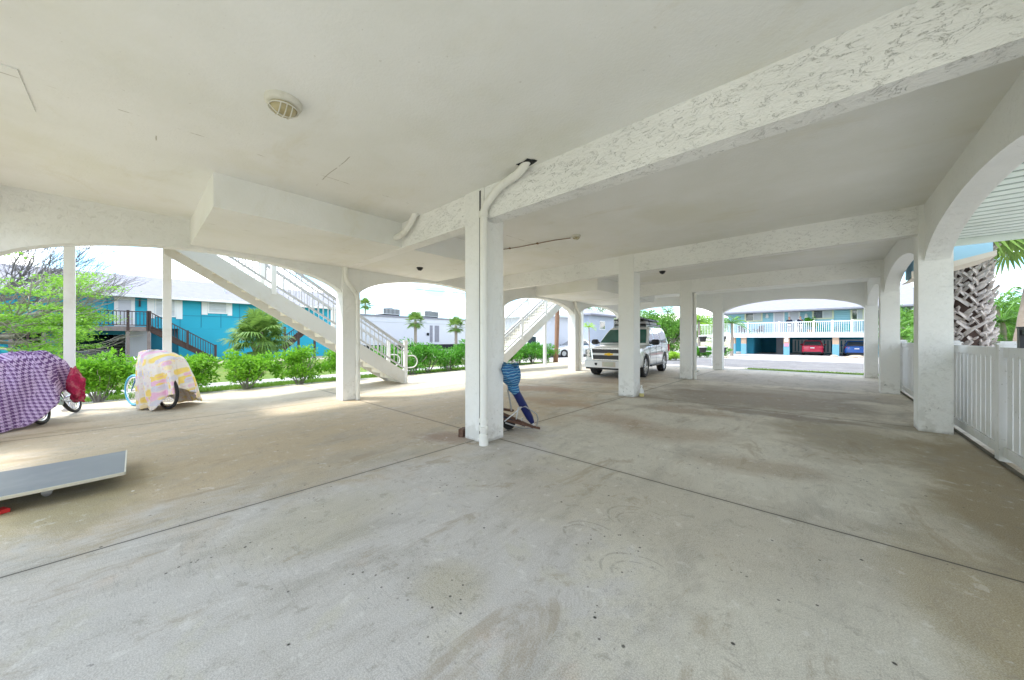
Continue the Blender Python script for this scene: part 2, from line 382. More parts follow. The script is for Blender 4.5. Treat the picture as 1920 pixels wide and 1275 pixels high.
# ------------------------------------------------------------------ the setting
def sst(t): t = max(0, min(1, t)); return t*t*(3-2*t)
SX0, SX1, SY0, SY1 = -11.75, 1.6, -4.0, 18.15
def gz(x, y):
    dx = max(SX0-x, x-(SX1+.4), 0); dy = max(SY0-y, y-SY1, 0)
    return -.06-.24*sst(math.hypot(dx, dy)/6.0)
def sheet(name, x0, x1, y0, y1, step, off, mat, wob=0, parent=None):
    bm = bmesh.new(); nx = max(2, int((x1-x0)/step)); ny = max(2, int((y1-y0)/step)); g = []
    for j in range(ny+1):
        row = []
        for i in range(nx+1):
            x = x0+(x1-x0)*i/nx; y = y0+(y1-y0)*j/ny
            ex = ey = 0
            if wob and i in (0, nx): ex = wob*mnoise.noise(Vector((x*.7, y*.9, 3)))
            if wob and j in (0, ny): ey = wob*mnoise.noise(Vector((x*.9, y*.7, 9)))
            row.append(bm.verts.new((x+ex, y+ey, gz(x, y)+off)))
        g.append(row)
    for j in range(ny):
        for i in range(nx): bm.faces.new((g[j][i], g[j][i+1], g[j+1][i+1], g[j+1][i]))
    me = bpy.data.meshes.new(name); bm.to_mesh(me); bm.free()
    o = link(name, me, mat, parent); o['kind'] = 'structure'; return o

def ground_mat(name, a, b, c_, sc=1.0, bump=.4, speck=(.2,.18,.14)):
    n = N(name); v = n.coord()
    c = n.mix(n.step(n.noise(v, .5*sc, 6, .65), .35, .65), a, b)
    c = n.mix(n.step(n.noise(v, 2.3*sc, 5, .7), .52, .66), c, c_)
    c = n.mix(n.ma('MULTIPLY', n.step(n.noise(v, 30*sc, 3), .55, .62), .4), c, speck)
    return n.out(c, .95, n.bump(n.noise(v, 25*sc, 4), bump, .03), spec=.15)
M['ground'] = ground_mat('sandy_ground', (.36,.33,.26), (.24,.26,.12), (.45,.42,.36))
M['grass'] = ground_mat('lawn', (.10,.17,.03), (.16,.20,.05), (.07,.13,.02), 1.6, .6, (.05,.09,.015))
M['gravel'] = ground_mat('crushed_shell', (.55,.52,.47), (.48,.45,.40), (.62,.60,.56), 2, .8, (.2,.18,.15))
M['asphalt'] = ground_mat('asphalt_road', (.21,.205,.21), (.17,.165,.17), (.25,.24,.24), 1, .2, (.12,.12,.12))
M['apron'] = ground_mat('pale_pavement', (.42,.40,.39), (.37,.355,.35), (.46,.44,.42), 1, .2, (.3,.28,.27))
M['drive'] = ground_mat('dark_driveway', (.13,.13,.16), (.10,.10,.13), (.16,.16,.18), 1, .2, (.07,.07,.08))

# one large ground sheet: fine near the house, coarse to the horizon
def big_ground():
    bm = bmesh.new()
    xs = [-600, -300, -150, -80, -50]+list(np.arange(-40, 24.1, 1.0))+[32, 50, 90, 180, 400, 600]
    ys = [-400, -200, -100, -50, -30, -18]+list(np.arange(-12, 44.1, 1.0))+[52, 70, 100, 180, 400, 700]
    g = [[bm.verts.new((x, y, gz(x, y))) for x in xs] for y in ys]
    for j in range(len(ys)-1):
        for i in range(len(xs)-1):
            bm.faces.new((g[j][i], g[j][i+1], g[j+1][i+1], g[j+1][i]))
    me = bpy.data.meshes.new('ground'); bm.to_mesh(me); bm.free()
    o = link('ground', me, M['ground']); o['kind'] = 'structure'
big_ground()
sheet('road', -70, 60, 23.6, 33.5, 2.0, .006, M['asphalt'], .25)
sheet('apron', -24, 40, 33.5, 56, 2.0, .010, M['apron'])
sheet('gravel', -30, 8, 18.1, 23.9, .5, .014, M['gravel'], .3)
sheet('gravel_strip', -12.6, -11.6, -12, 18.5, .5, .014, M['gravel'], .25)
sheet('lawn', -14.3, -12.4, -14, 18, .5, .010, M['grass'], .3)
sheet('path', -17.2, -14.2, -30, 34, .8, .012, M['apron'], .1)
sheet('far_lawn', -30.5, -17.1, -30, 23.5, 1.2, .010, M['grass'], .2)
sheet('driveway', -36.9, -22, -14, -1.8, 1.0, .016, M['drive'], .1)
sheet('side_yard', 2.3, 16, -10, 23.3, 1.0, .010, M['gravel'], .3)
sheet('verge', -3.2, 3.5, 20.6, 22.8, .3, .020, M['grass'], .5)
mb = MB(); mb.box(SX0, SX1, SY0, SY1, -.4, 0)
o = mb.build('floor', M['floor']); o['kind'] = 'structure'

# ------------------------------------------------------------------ sky, sun, camera
SUN_EL = R(64)
W = bpy.data.worlds.new('World'); S.world = W; W.use_nodes = True
n = N('w', W)
sun_dir = Vector((-.50, -.60, 0)).normalized()*math.cos(SUN_EL)+Vector((0, 0, math.sin(SUN_EL)))
sky = n.n.new('ShaderNodeTexSky'); sky.sky_type = 'NISHITA'; sky.sun_disc = False
sky.sun_elevation = SUN_EL; sky.sun_rotation = math.atan2(sun_dir.x, sun_dir.y); sky.air_density = 1.0; sky.dust_density = 2.0
tc = n.coord('Generated')
x, y, z = n.xyz(tc)
zz = n.ma('ADD', n.ma('MAXIMUM', z, 0), .18)
cv = n.node('ShaderNodeCombineXYZ', {0: n.ma('DIVIDE', x, zz), 1: n.ma('DIVIDE', y, zz), 2: 0.0})
cl = n.noise(cv, 1.5, 8, .58, .4)
mask = n.step(cl, .40, .60)
shade = n.step(n.noise(n.map(cv, loc=(.2, .1, 0)), 2.6, 6), .35, .7)
SKYG = 32.0
cloud = n.mix(shade, (SKYG*1.02, SKYG, SKYG*.965), (SKYG*.80, SKYG*.8, SKYG*.80))
blue = n.mix(1.0, sky.outputs[0], (2.6, 3.9, 4.6), 'MULTIPLY')
colr = n.mix(mask, blue, cloud)
bg = n.n.new('ShaderNodeBackground'); n.inp(bg, 0, colr); n.inp(bg, 1, .12)
wo = n.n.new('ShaderNodeOutputWorld'); n.l.new(bg.outputs[0], wo.inputs[0])

sl = bpy.data.lights.new('sun', 'SUN'); sl.energy = 5.0; sl.angle = R(8); sl.color = (1, .95, .88)
so = bpy.data.objects.new('sun', sl); COL.objects.link(so)
so.rotation_euler = (-sun_dir).to_track_quat('-Z', 'Y').to_euler(); so.location = (0, 0, 30)

cam = bpy.data.cameras.new('camera'); cam.sensor_width = 36; cam.lens = 36*F/1920; cam.clip_end = 3000; cam.clip_start = .05
cam.shift_y = -.0013
co = bpy.data.objects.new('camera', cam); COL.objects.link(co)
co.location = (0, 0, CH); co.rotation_euler = (R(90), 0, R(42.3)); S.camera = co
S.view_settings.view_transform = 'Standard'; S.view_settings.look = 'None'; S.view_settings.exposure = 0; S.view_settings.gamma = 1
S.cycles.max_bounces = 10; S.cycles.diffuse_bounces = 6; S.cycles.use_adaptive_sampling = True; S.cycles.adaptive_threshold = .03; S.cycles.glossy_bounces = 4; S.cycles.transmission_bounces = 6
S.cycles.use_denoising = True; S.cycles.sample_clamp_indirect = 12

# ------------------------------------------------------------------ the raised building we stand under
CZ = 3.43
LX, CX, RX = -7.99, -3.38, 1.05       # visible corner line of each row of columns
ROWS = [-1.68, 3.15, 8.03, 12.86, 17.62]
CW = .38
B = thing('raised_building', 'white stuccoed raised building with arcades, seen from its open parking level', 'building')
mb = MB(); mb.box(-8.45, 1.45, -2.1, 18.1, CZ, CZ+.22); mb.build('ceiling', M['ceiling'], B)
# the storey above
M['siding_white'] = plain('upper_siding', (.62,.70,.72), .7, .04, bump=0)
M['shingle'] = plain('grey_shingle', (.34,.35,.38), .9, .18, 6, bump=.4, bscale=14)
mb = MB(); mb.box(-8.2, 1.2, -2.0, 17.9, CZ+.22, 6.3); mb.build('upper_storey', M['siding_white'], B)
mb = MB(); mb.prism([(-9.2, -2.8, 6.3), (2.2, -2.8, 6.3), (-3.5, -2.8, 8.1)], (0, 21.6, 0)); mb.build('roof', M['shingle'], B)
for yi, y0 in enumerate(ROWS):
    for xi, (x0, x1) in enumerate(((LX-CW, LX), (CX-CW, CX), (RX, RX+.335))):
        mb = MB(); mb.box(x0, x1, y0, y0+CW, -.02, CZ+.01); c_ = mb.build('column', M['stucco'], B, bevel=.012)
        if (yi, xi) == (1, 1): c_['label'] = 'nearest column, between the two drain pipes and the folded umbrella'
# beams across, from row to row
BZ = 2.995
for y0 in ROWS[:-1]:
    for a, b in ((LX, CX-CW), (CX, RX)):
        mb = MB(); mb.box(a-.03, b+.03, y0+.02, y0+.23, BZ, CZ+.008); mb.build('beam', M['stucco_beam'], B, bevel=.01)
def arch(p0, p1, spring, crown, thick, axis, at, mat, name='arch'):
    """arched spandrel between p0 and p1 along axis; the other axis runs at..at+thick"""
    nseg = 28; V = []
    for i in range(nseg+1):
        u = -1+2*i/nseg
        uu = math.sin(u*math.pi/2)
        t = (p0+p1)/2+uu*(p1-p0)/2
        zc = spring+(crown-spring)*max(0, 1-abs(uu)**2.0)**.55
        V.append((t, zc))
    mb = MB(); bm = mb.bm; rows = []
    for t, zc in V:
        r_ = []
        for o_ in (at, at+thick):
            for z_ in (zc, CZ+.008):
                r_.append(bm.verts.new((o_, t, z_) if axis == 'y' else (t, o_, z_)))
        rows.append(r_)
    for i in range(nseg):
        a, b = rows[i], rows[i+1]
        bm.faces.new((a[0], b[0], b[1], a[1])); bm.faces.new((a[2], a[3], b[3], b[2]))
        bm.faces.new((a[0], a[2], b[2], b[0])); bm.faces.new((a[1], b[1], b[3], a[3]))
    bm.faces.new((rows[0][0], rows[0][1], rows[0][3], rows[0][2])); bm.faces.new((rows[-1][0], rows[-1][2], rows[-1][3], rows[-1][1]))
    return mb.build(name, mat, B)
for i in range(4):
    a, b = ROWS[i]+CW, ROWS[i+1]
    arch(a-.03, b+.03, 2.36, 2.95, .25, 'y', LX-.31, M['stucco_arch'])
    arch(a-.03, b+.03, 2.50, 3.04, .25, 'y', RX+.06, M['stucco_arch'])
arch(LX-.03, CX-CW+.03, 2.46, 3.0, .22, 'x', ROWS[4]+.07, M['stucco_arch'])
arch(CX-.03, RX+.03, 2.46, 3.0, .22, 'x', ROWS[4]+.07, M['stucco_arch'])
# dropped soffit boxes over the stair landings
for a, b in ((.65, ROWS[1]+.03), (ROWS[1]+.22, 5.73), (10.2, ROWS[3]+.03), (ROWS[3]+.22, 15.3)):
    mb = MB(); mb.box(LX-.07, -5.5, a, b, 3.004, CZ+.01); mb.build('dropped_soffit', M['ceiling'], B, bevel=.006)
# access hatch in the ceiling, upper left
mb = MB(); hx, hy = -4.25, .0
mb.box(-5.2, -4.49, -1.3, -.59, CZ-.012, CZ+.004)
mb.build('ceiling_hatch', M['ceiling'], B, bevel=.004)

# drain pipes on the building
def pipe(pts, r, parent=B, couplings=()):
    # rounded bends
    P = [Vector(p) for p in pts]; out = [P[0]]
    for i in range(1, len(P)-1):
        a, b, c_ = P[i-1], P[i], P[i+1]; k = min(.09, (b-a).length*.4, (c_-b).length*.4)
        s0 = b+(a-b).normalized()*k; s1 = b+(c_-b).normalized()*k
        for t in (0, .25, .5, .75, 1): out.append(s0*(1-t)**2+b*2*t*(1-t)+s1*t*t)
    out.append(P[-1])
    mb = MB(); mb.tube(out, r, 16); o = mb.build('drain_pipe', M['pvc'], parent, smooth='auto')
    for (c0, c1) in couplings:
        m2 = MB(); m2.tube([c0, c1], r*1.22, 16); m2.build('coupling', M['pvc'], o, smooth='auto')
    return o
x_, y_ = CX+.055, 3.10
mb = MB(); mb.box(CX-.004, CX+.0, 3.13, 3.151, 0, 3.0); mb.box(-3.462, -3.436, 3.1465, 3.16, .0, 3.40); mb.build('pipe_shadow_strip', M['dark'], B)  # dark strips added on the column as the pipe's contact shadow
pp = pipe([(x_, y_, -.01), (x_, y_, 3.12), (x_+.30, y_-.01, 3.31), (x_+.68, y_-.04, 3.36), (x_+.83, y_-.05, 3.5)], .05, couplings=[((x_, y_, 3.0), (x_, y_, 3.07)), ((x_, y_, .30), (x_, y_, .35)), ((x_, y_, 0), (x_, y_, .14))])
mb = MB(); mb.tube([(x_-.0, y_-.03, .22), (x_+.06, y_-.075, .22)], .035, 14); mb.lathe((x_, y_, .19), [(.058,0),(.062,.01),(.062,.06),(.058,.07)], 16); mb.build('cleanout', M['pvc'], pp, smooth='auto')
# ragged hole cut in the ceiling round the pipe
mb = MB(); cx_, cy_ = x_+.78, y_-.05
pts = []
for k in range(11):
    a = 2*math.pi*k/11; rr = (.13 if k % 2 else .095)*random.uniform(.85, 1.25)
    pts.append((cx_+rr*math.cos(a)*1.25, cy_+rr*math.sin(a)*.62, CZ-.004))
mb.prism(pts, (0, 0, -.003)); mb.build('pipe_hole', M['dark'], B)
x_ = LX+.055
pipe([(x_, ROWS[1]+.04, 3.02), (x_, ROWS[1]+.04, 2.72), (x_, ROWS[1]+.31, 2.38), (x_, ROWS[1]+.31, 0)], .048, couplings=[((x_, ROWS[1]+.31, .5), (x_, ROWS[1]+.31, .58)), ((x_, ROWS[1]+.31, 2.2), (x_, ROWS[1]+.31, 2.28))])
pipe([(-5.6, ROWS[1]-.10, 3.14), (-5.25, ROWS[1]-.10, 3.16), (-5.05, ROWS[1]-.08, 3.30), (-4.92, ROWS[1]-.06, 3.46)], .05)
x_ = LX+.055
pipe([(x_, ROWS[3]-.1, 3.05), (x_, ROWS[3]+.02, 2.75), (x_, ROWS[3]+.31, 2.42), (x_, ROWS[3]+.31, 0)], .05)
x_ = CX+.055
pp = pipe([(x_, ROWS[3]+.2, 0), (x_, ROWS[3]+.2, 2.97)], .05)
mb = MB(); mb.tube([(x_, ROWS[3]+.2, .25), (x_+.14, ROWS[3]+.12, .30)], .04, 12); mb.tube([(x_, ROWS[3]+.2, .12), (x_, ROWS[3]+.2, .2)], .066, 14); mb.build('cleanout', M['pvc'], pp, smooth='auto')

# ------------------------------------------------------------------ ceiling lights
M['lampglass'] = plain('yellowed_lamp_glass', (.42,.36,.20), .2, .25, 14, bump=.1, coat=.3)
M['lampbody'] = plain('lamp_housing', (.66,.64,.56), .5, .1, 8, dirt=(.42,.38,.27), dscale=9)
M['rust'] = plain('rusty_wire_cover', (.22,.13,.07), .8, .3, 12, bump=.2)
def bulkhead(loc, label, sc=1.0, dark=False, z=CZ):
    t = thing('ceiling_light', label, 'ceiling light', (loc[0], loc[1], z), 'round lamps under the ceiling')
    c = Vector((loc[0], loc[1], z)); body = M['black'] if dark else M['lampbody']
    mb = MB(); mb.lathe(c, [(.10*sc,.004),(.145*sc,.0),(.145*sc,-.03*sc),(.13*sc,-.05*sc),(.112*sc,-.055*sc)], 32); mb.build('housing', body, t, smooth='auto')
    mb = MB(); mb.lathe(c, [(.108*sc,-.045*sc),(.106*sc,-.07*sc),(.09*sc,-.10*sc),(.06*sc,-.118*sc),(.02*sc,-.124*sc)], 28); mb.build('glass', M['black'] if dark else M['lampglass'], t, smooth='auto')
    mb = MB()
    mb.tube([c+Vector((.115*sc*math.cos(a), .115*sc*math.sin(a), -.075*sc)) for a in [2*math.pi*k/24 for k in range(25)]], .006*sc, 6)
    for k in range(-1, 2):
        pts = []
        for i in range(-6, 7):
            u = i/6; xx = u*math.sqrt(max(.0, .115**2-(k*.045)**2)); pts.append(c+Vector((xx*sc, k*.045*sc, (-.075-.058*(1-u*u))*sc)))
        mb.tube(pts, .005*sc, 6)
    pts = []
    for i in range(-6, 7):
        u = i/6; pts.append(c+Vector((0, u*.115*sc, (-.075-.06*(1-u*u))*sc)))
    mb.tube(pts, .005*sc, 6)
    mb.build('wire_guard', body, t, smooth='auto')
    return t
bulkhead((-3.42, .86), 'large round caged ceiling light with yellowed glass, nearest to the viewer', .95)
lt2 = bulkhead((-3.62, 5.86), 'small ceiling light at the end of the surface cable beyond the nearest column', .62)
bulkhead((-3.62, 10.7), 'small dark ceiling light beyond the second cross beam, above the white car side', .62, True)
bulkhead((-6.76, 4.34), 'small dark lamp on the soffit seen through the second arch', .5, True, 3.004)
mb = MB(); a = Vector((-3.75, 5.80, CZ-.012)); b = Vector((-6.6, 5.25, CZ-.012))
mb.tube([Vector((-3.74,5.84,CZ-.03)), Vector((-4.1,5.80,CZ-.012)), Vector((-5.0,5.68,CZ-.02)), Vector((-5.45,5.60,CZ-.012)), Vector((-5.47,4.9,CZ-.012))], .008, 6)
for p in ((-4.5, 5.745), (-5.2, 5.64)): mb.box(p[0]-.015, p[0]+.015, p[1]-.02, p[1]+.02, CZ-.03, CZ)
props(mb.build('electric_cable', M['rust']), 'thin rusty brown cable running along the ceiling to the small lamp', 'cable')

# ------------------------------------------------------------------ staircases
M['stair'] = plain('white_painted_stair', (.64,.635,.61), .6, .05, 3, bump=.05, dirt=(.55,.50,.40), dscale=2.5)  # white greyed down, shade put into the paint to part stringers from treads
M['tread_under'] = plain('lit_stair_underside', (.84,.80,.70), .7, .10, 5, bump=.1, dirt=(.45,.36,.22), dscale=5)  # paler than the stringers, bounce light from below put into the colour
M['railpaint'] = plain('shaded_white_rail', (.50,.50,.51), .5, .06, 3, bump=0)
def staircase(label, yb, sgn, nsteps=19):
    """bottom at y = yb, climbing towards sgn*y, between x = -9.75 and -10.88"""
    xa, xb = -9.75, -10.88
    t = thing('outdoor_staircase', label, 'staircase', (-10.3, yb, 0), 'white outdoor stairs beyond the arcade')
    rise, go = 3.55/nsteps, 3.55/nsteps/.67
    P = lambda i, x, dz=0: (x, yb+sgn*go*i, rise*i+dz)
    L = go*nsteps; H = 3.55
    for x0, x1 in ((xa-.05, xa), (xb, xb+.05)):
        mb = MB(); m_ = .67
        pts = [(x0, yb-sgn*.05, -.0), (x0, yb-sgn*.05, .33), (x0, yb+sgn*L, H+.14), (x0, yb+sgn*L, H-.27), (x0, yb+sgn*.12, -.0)]
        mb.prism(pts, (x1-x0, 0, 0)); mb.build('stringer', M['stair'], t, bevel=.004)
    for i in range(nsteps):
        y0 = yb+sgn*go*i; y1 = y0+sgn*(go+.03)
        mb = MB(); a, b = min(y0, y1), max(y0, y1)
        mb.box(xb+.05, xa-.05, a, b, rise*(i+1)-.045, rise*(i+1)); mb.build('tread', M['tread_under'], t)
        # riser with a row of drainage slots
        ry = y0+sgn*.02
        mb = MB(); z0, z1 = rise*i, rise*(i+1)-.047
        w = (xa-xb-.10)
        mb.box(xb+.05, xa-.05, min(ry, ry+sgn*.015), max(ry, ry+sgn*.015), z0+.002, z1-.06)
        ns = 9
        for k in range(ns+1):
            xx = xb+.05+w*k/ns
            mb.box(max(xb+.05, xx-.025), min(xa-.05, xx+.025), min(ry, ry+sgn*.015), max(ry, ry+sgn*.015), z1-.06, z1)
        mb.build('riser', M['tread_under'], t)
    for x in (xa-.025, xb+.025):
        ra = Vector((x, yb, 1.12)); rb = Vector((x, yb+sgn*L, H+1.0))
        rl = thing_part = None
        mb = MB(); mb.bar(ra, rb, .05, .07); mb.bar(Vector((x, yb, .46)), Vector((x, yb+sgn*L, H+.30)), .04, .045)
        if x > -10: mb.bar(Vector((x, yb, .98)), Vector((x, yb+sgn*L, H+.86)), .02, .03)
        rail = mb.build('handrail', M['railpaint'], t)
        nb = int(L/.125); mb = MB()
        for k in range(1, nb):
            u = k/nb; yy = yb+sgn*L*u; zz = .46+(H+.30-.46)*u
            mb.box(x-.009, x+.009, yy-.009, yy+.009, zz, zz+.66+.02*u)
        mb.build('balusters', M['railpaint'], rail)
        for u in (0, .33, .66, 1.0):
            yy = yb+sgn*L*u; zz = .33+(H+.16-.33)*u
            mb = MB(); zb_ = 0 if u == 0 else zz-.1
            mb.box(x-.05, x+.05, yy-.05, yy+.05, zb_, zz+.86+(.0 if u else .12)); mb.box(x-.06, x+.06, yy-.06, yy+.06, zz+.86+(.0 if u else .12), zz+.9+(.0 if u else .12)); mb.build('newel_post', M['white'], t, bevel=.006)
    for x in (xa-.025, xb+.025):       # looped grab rails at the foot
        pts = [(x, yb-sgn*.05, .86)]
        for k in range(9):
            a = math.pi/2-math.pi*k/8
            pts.append((x, yb-sgn*(.24+.19*math.cos(a)), .67+.19*math.sin(a)))
        pts.append((x, yb-sgn*.05, .48))
        mb = MB(); mb.tube(pts, .018, 8); mb.build('grab_rail', M['white'], t, smooth='auto')
    return t
staircase('white staircase climbing left beyond the first arch, its pale underside in view', 5.75, -1)
staircase('white staircase climbing right with slotted risers, beyond the middle arch', 9.62, 1)
for (yy, lab) in ((-.846, 'slim white roof post, leftmost, behind the purple covered bicycles'), (.50, 'slim white roof post behind the yellow covered bicycle'), (14.55, 'slim white roof post beside the right-climbing staircase in front of the hedge'), (18.3,'slim white roof post at the far end of the staircase side')):
    mb = MB(); mb.box(-10.97, -10.842, yy-.07, yy+.07, 0, 3.42); mb.box(-10.99, -10.81, yy-.09, yy+.09, 0, .05)
    props(mb.build('roof_post', M['white'], bevel=.005), lab, 'post', 'slim white posts outside the arcade')
# upper gallery over the stairs (its landing joins the stair tops)
t = thing('upper_gallery', 'white upper gallery at the top of the outdoor stairs, seen above the left arch', 'gallery', (-9.8, 0, 3.4))
mb = MB(); mb.box(-11.05, -8.46, -4.2, .42, 3.43, 3.55); mb.build('deck', M['stair'], t)
mb = MB(); mb.box(-11.05, -8.46, 15.0, 19.0, 3.43, 3.55); mb.build('deck', M['stair'], t)
mb = MB(); mb.box(-11.09, -11.05, -4.2, .42, 3.44, 3.66); mb.build('fascia', M['white'], t)
mb = MB(); mb.box(-11.09, -11.05, 15, 19, 3.44, 3.66); mb.build('fascia', M['white'], t)

# ------------------------------------------------------------------ white vinyl fence along the right
def fence():
    t = thing('garden_fence', 'white vinyl board fence running along the right side', 'fence', (1.5, 6, 0))
    ys = [-2.0, -.1, 1.85, 4.25, 6.72, 8.9, 11.35, 13.8, 16.2, 18.1]
    for y in ys:
        mb = MB(); mb.box(1.47, 1.60, y-.065, y+.065, -.08, 1.33); mb.box(1.455, 1.615, y-.08, y+.08, 1.33, 1.35)
        mb.box(1.48, 1.59, y-.055, y+.055, 1.35, 1.37)
        mb.build('post', M['vinyl'], t, bevel=.005)
    for a, b in zip(ys[:-1], ys[1:]):
        a += .066; b -= .066
        mb = MB()
        mb.box(1.50, 1.57, a, b, 1.19, 1.30); mb.box(1.50, 1.57, a, b, .06, .17)
        n_ = int((b-a)/.178); w = (b-a)/n_
        for k in range(n_):
            mb.box(1.522, 1.546, a+k*w+.014, a+(k+1)*w-.014, .17, 1.19)
        mb.build('panel', M['vinyl'], t, bevel=.003)
fence()
M['soil'] = ground_mat('damp_soil', (.10,.09,.06), (.07,.06,.04), (.16,.14,.10), 3, .8)
o = sheet('soil_strip', 1.44, 1.9, -4, 18.1, .3, .075, M['soil'])
for v in o.data.vertices: v.co.z = .012 if v.co.x < 1.6 else -.03
t = thing('gate_latch', 'black metal gate latch standing up on the white fence', 'gate latch', (1.53, 6.2, 1.3))
mb = MB(); mb.box(1.51, 1.55, 6.26, 6.32, 1.25, 1.51); mb.box(1.505, 1.555, 6.25, 6.33, 1.51, 1.525); mb.build('upright', M['black'], t, bevel=.004)
mb = MB(); mb.box(1.52, 1.54, 5.95, 6.26, 1.44, 1.49); mb.build('arm', M['black'], t, bevel=.004)

# ------------------------------------------------------------------ wooden deck overhead beyond the fence
M['deck_under'] = plain('pale_green_deck_boards', (.78,.85,.80), .6, .05, 2, bump=.05, dirt=(.62,.67,.60), dscale=2)
M['blue_siding'] = plain('pale_blue_siding', (.36,.60,.72), .6, .05, 2, bump=0)
t = thing('balcony_deck', 'pale green boarded underside of a deck above the white fence', 'balcony', (2.8, 5, 3.4))
mb = MB()
k = 0; y = 2.0
while y < 11.1:
    mb.box(1.46, 3.16, y, y+.19, 3.400, 3.408); y += .27
mb.build('soffit_boards', M['deck_under'], t)
mb = MB(); mb.box(1.46, 3.16, 2, 11.2, 3.45, 3.53); mb.build('deck_floor', M['white'], t)
M['groove_shade'] = plain('shaded_groove', (.36,.42,.39), .9, .1, bump=0)
mb = MB(); mb.box(1.47, 3.15, 2.01, 11.19, 3.410, 3.448); mb.build('groove_shade_sheet', M['groove_shade'], t)  # darker sheet added behind the boards, its colour gives the gaps their shade
mb = MB(); mb.box(1.46, 3.2, 11.2, 11.26, 3.28, 3.54); mb.build('fascia', M['deck_under'], t)
for px_, py_ in ((3.08, 11.1), (3.08, 6.6), (3.08, 2.1)):
    mb = MB(); mb.box(px_-.07, px_+.07, py_-.07, py_+.07, -.3, 3.3); mb.build('post', M['white'], t)
XB = on_y(1862, 11.9)
t = thing('enclosed_landing', 'pale blue boarded landing box with a beige sloping edge board, above the rough palm trunk', 'stair landing', (2.3, 12, 3))
mb = MB(); mb.prism([(1.5, 11.9, 3.6), (XB, 11.9, 3.6), (XB, 11.9, 3.17), (1.5, 11.9, 2.86)], (0, 1.2, 0)); mb.build('blue_panel', M['blue_siding'], t)
M['beige'] = plain('beige_board', (.62,.56,.47), .7, .08, 4, bump=.05)
mb = MB(); mb.prism([(1.45, 11.86, 2.92), (XB+.04, 11.86, 3.21), (XB+.04, 11.86, 3.11), (1.45, 11.86, 2.76)], (0, .04, 0)); mb.build('edge_board', M['beige'], t)
mb = MB(); mb.prism([(1.45, 11.9, 2.78), (XB+.04, 11.9, 3.12), (XB+.04, 11.9, 3.10), (1.45, 11.9, 2.76)], (0, 1.2, 0)); mb.build('underside', M['beige'], t)

# ------------------------------------------------------------------ grey board lying on casters, left foreground
M['greyboard'] = plain('grey_laminate_board', (.15,.165,.17), .5, .15, 1.4, bump=.03, bscale=8, dirt=(.22,.23,.23), dscale=2.5)
M['boardedge'] = plain('board_edge', (.55,.52,.42), .5, .1, 6, bump=.02)
t = thing('rolling_platform', 'flat grey board on small casters lying near the floor at the left', 'platform', (-5.3, -1, 0))
nx, ny = 8, 16; mb = MB(); rings = []
def bz(x, y): return .15+.012*math.sin((y+.1)*2.0)-.02*((x+5.3)/.5)**2*0
top = [[(x_, y_, bz(x_, y_)) for x_ in np.linspace(-5.78, -4.84, nx)] for y_ in np.linspace(-2.1, -.06, ny)]
bm = mb.bm
T = [[bm.verts.new(p) for p in r] for r in top]; Bt = [[bm.verts.new((p[0], p[1], p[2]-.018)) for p in r] for r in top]
for j in range(ny-1):
    for i in range(nx-1):
        bm.faces.new((T[j][i], T[j][i+1], T[j+1][i+1], T[j+1][i])); bm.faces.new((Bt[j][i], Bt[j+1][i], Bt[j+1][i+1], Bt[j][i+1]))
for j in range(ny-1):
    bm.faces.new((T[j][0], T[j+1][0], Bt[j+1][0], Bt[j][0])); bm.faces.new((T[j][-1], Bt[j][-1], Bt[j+1][-1], T[j+1][-1]))
for i in range(nx-1):
    bm.faces.new((T[0][i], Bt[0][i], Bt[0][i+1], T[0][i+1])); bm.faces.new((T[-1][i], T[-1][i+1], Bt[-1][i+1], Bt[-1][i]))
mb.build('board', M['greyboard'], t, smooth='auto')
mb = MB()
for j in range(ny-1):
    a, b = top[j][-1], top[j+1][-1]; mb.bar((a[0]+.004, a[1], a[2]-.008), (b[0]+.004, b[1], b[2]-.008), .010, .026)
for i in range(nx-1):
    a, b = top[-1][i], top[-1][i+1]; mb.bar((a[0], a[1]+.004, a[2]-.008), (b[0], b[1]+.004, b[2]-.008), .010, .026)
mb.build('edge_trim', M['boardedge'], t)
for cx_, cy_ in ((-5.12, -.52), (-5.55, -.52), (-5.12, -1.8), (-5.55, -1.8)):
    mb = MB(); mb.box(cx_-.04, cx_+.04, cy_-.05, cy_+.05, .115, .128); mb.box(cx_-.03, cx_-.022, cy_-.03, cy_+.03, .03, .116); mb.box(cx_+.022, cx_+.03, cy_-.03, cy_+.03, .03, .116)
    c_ = mb.build('caster', M['steel'], t)
    mb = MB(); mb.lathe((0,0,0), [(.02,-.012),(.028,-.01),(.028,.01),(.02,.012)], 18, Matrix.Translation((cx_, cy_, .028)) @ Matrix.Rotation(R(90), 4, 'Y')); mb.build('wheel', M['steel'], c_, smooth='auto')
M['red'] = plain('red_plastic', (.6,.03,.03), .5, .1, bump=0)
x_, y_ = spot(6, 2.76)
mb = MB(); mb.obox((x_, y_-.04, .018), (.09, .12, .03), Matrix.Rotation(.5, 3, 'Z')); mb.obox((x_-.02, y_-.1, .04), (.03, .1, .03), Matrix.Rotation(-.3, 3, 'Z'))
props(mb.build('toy_block', M['red'], bevel=.006), 'small red plastic piece on the floor at the left edge', 'toy')

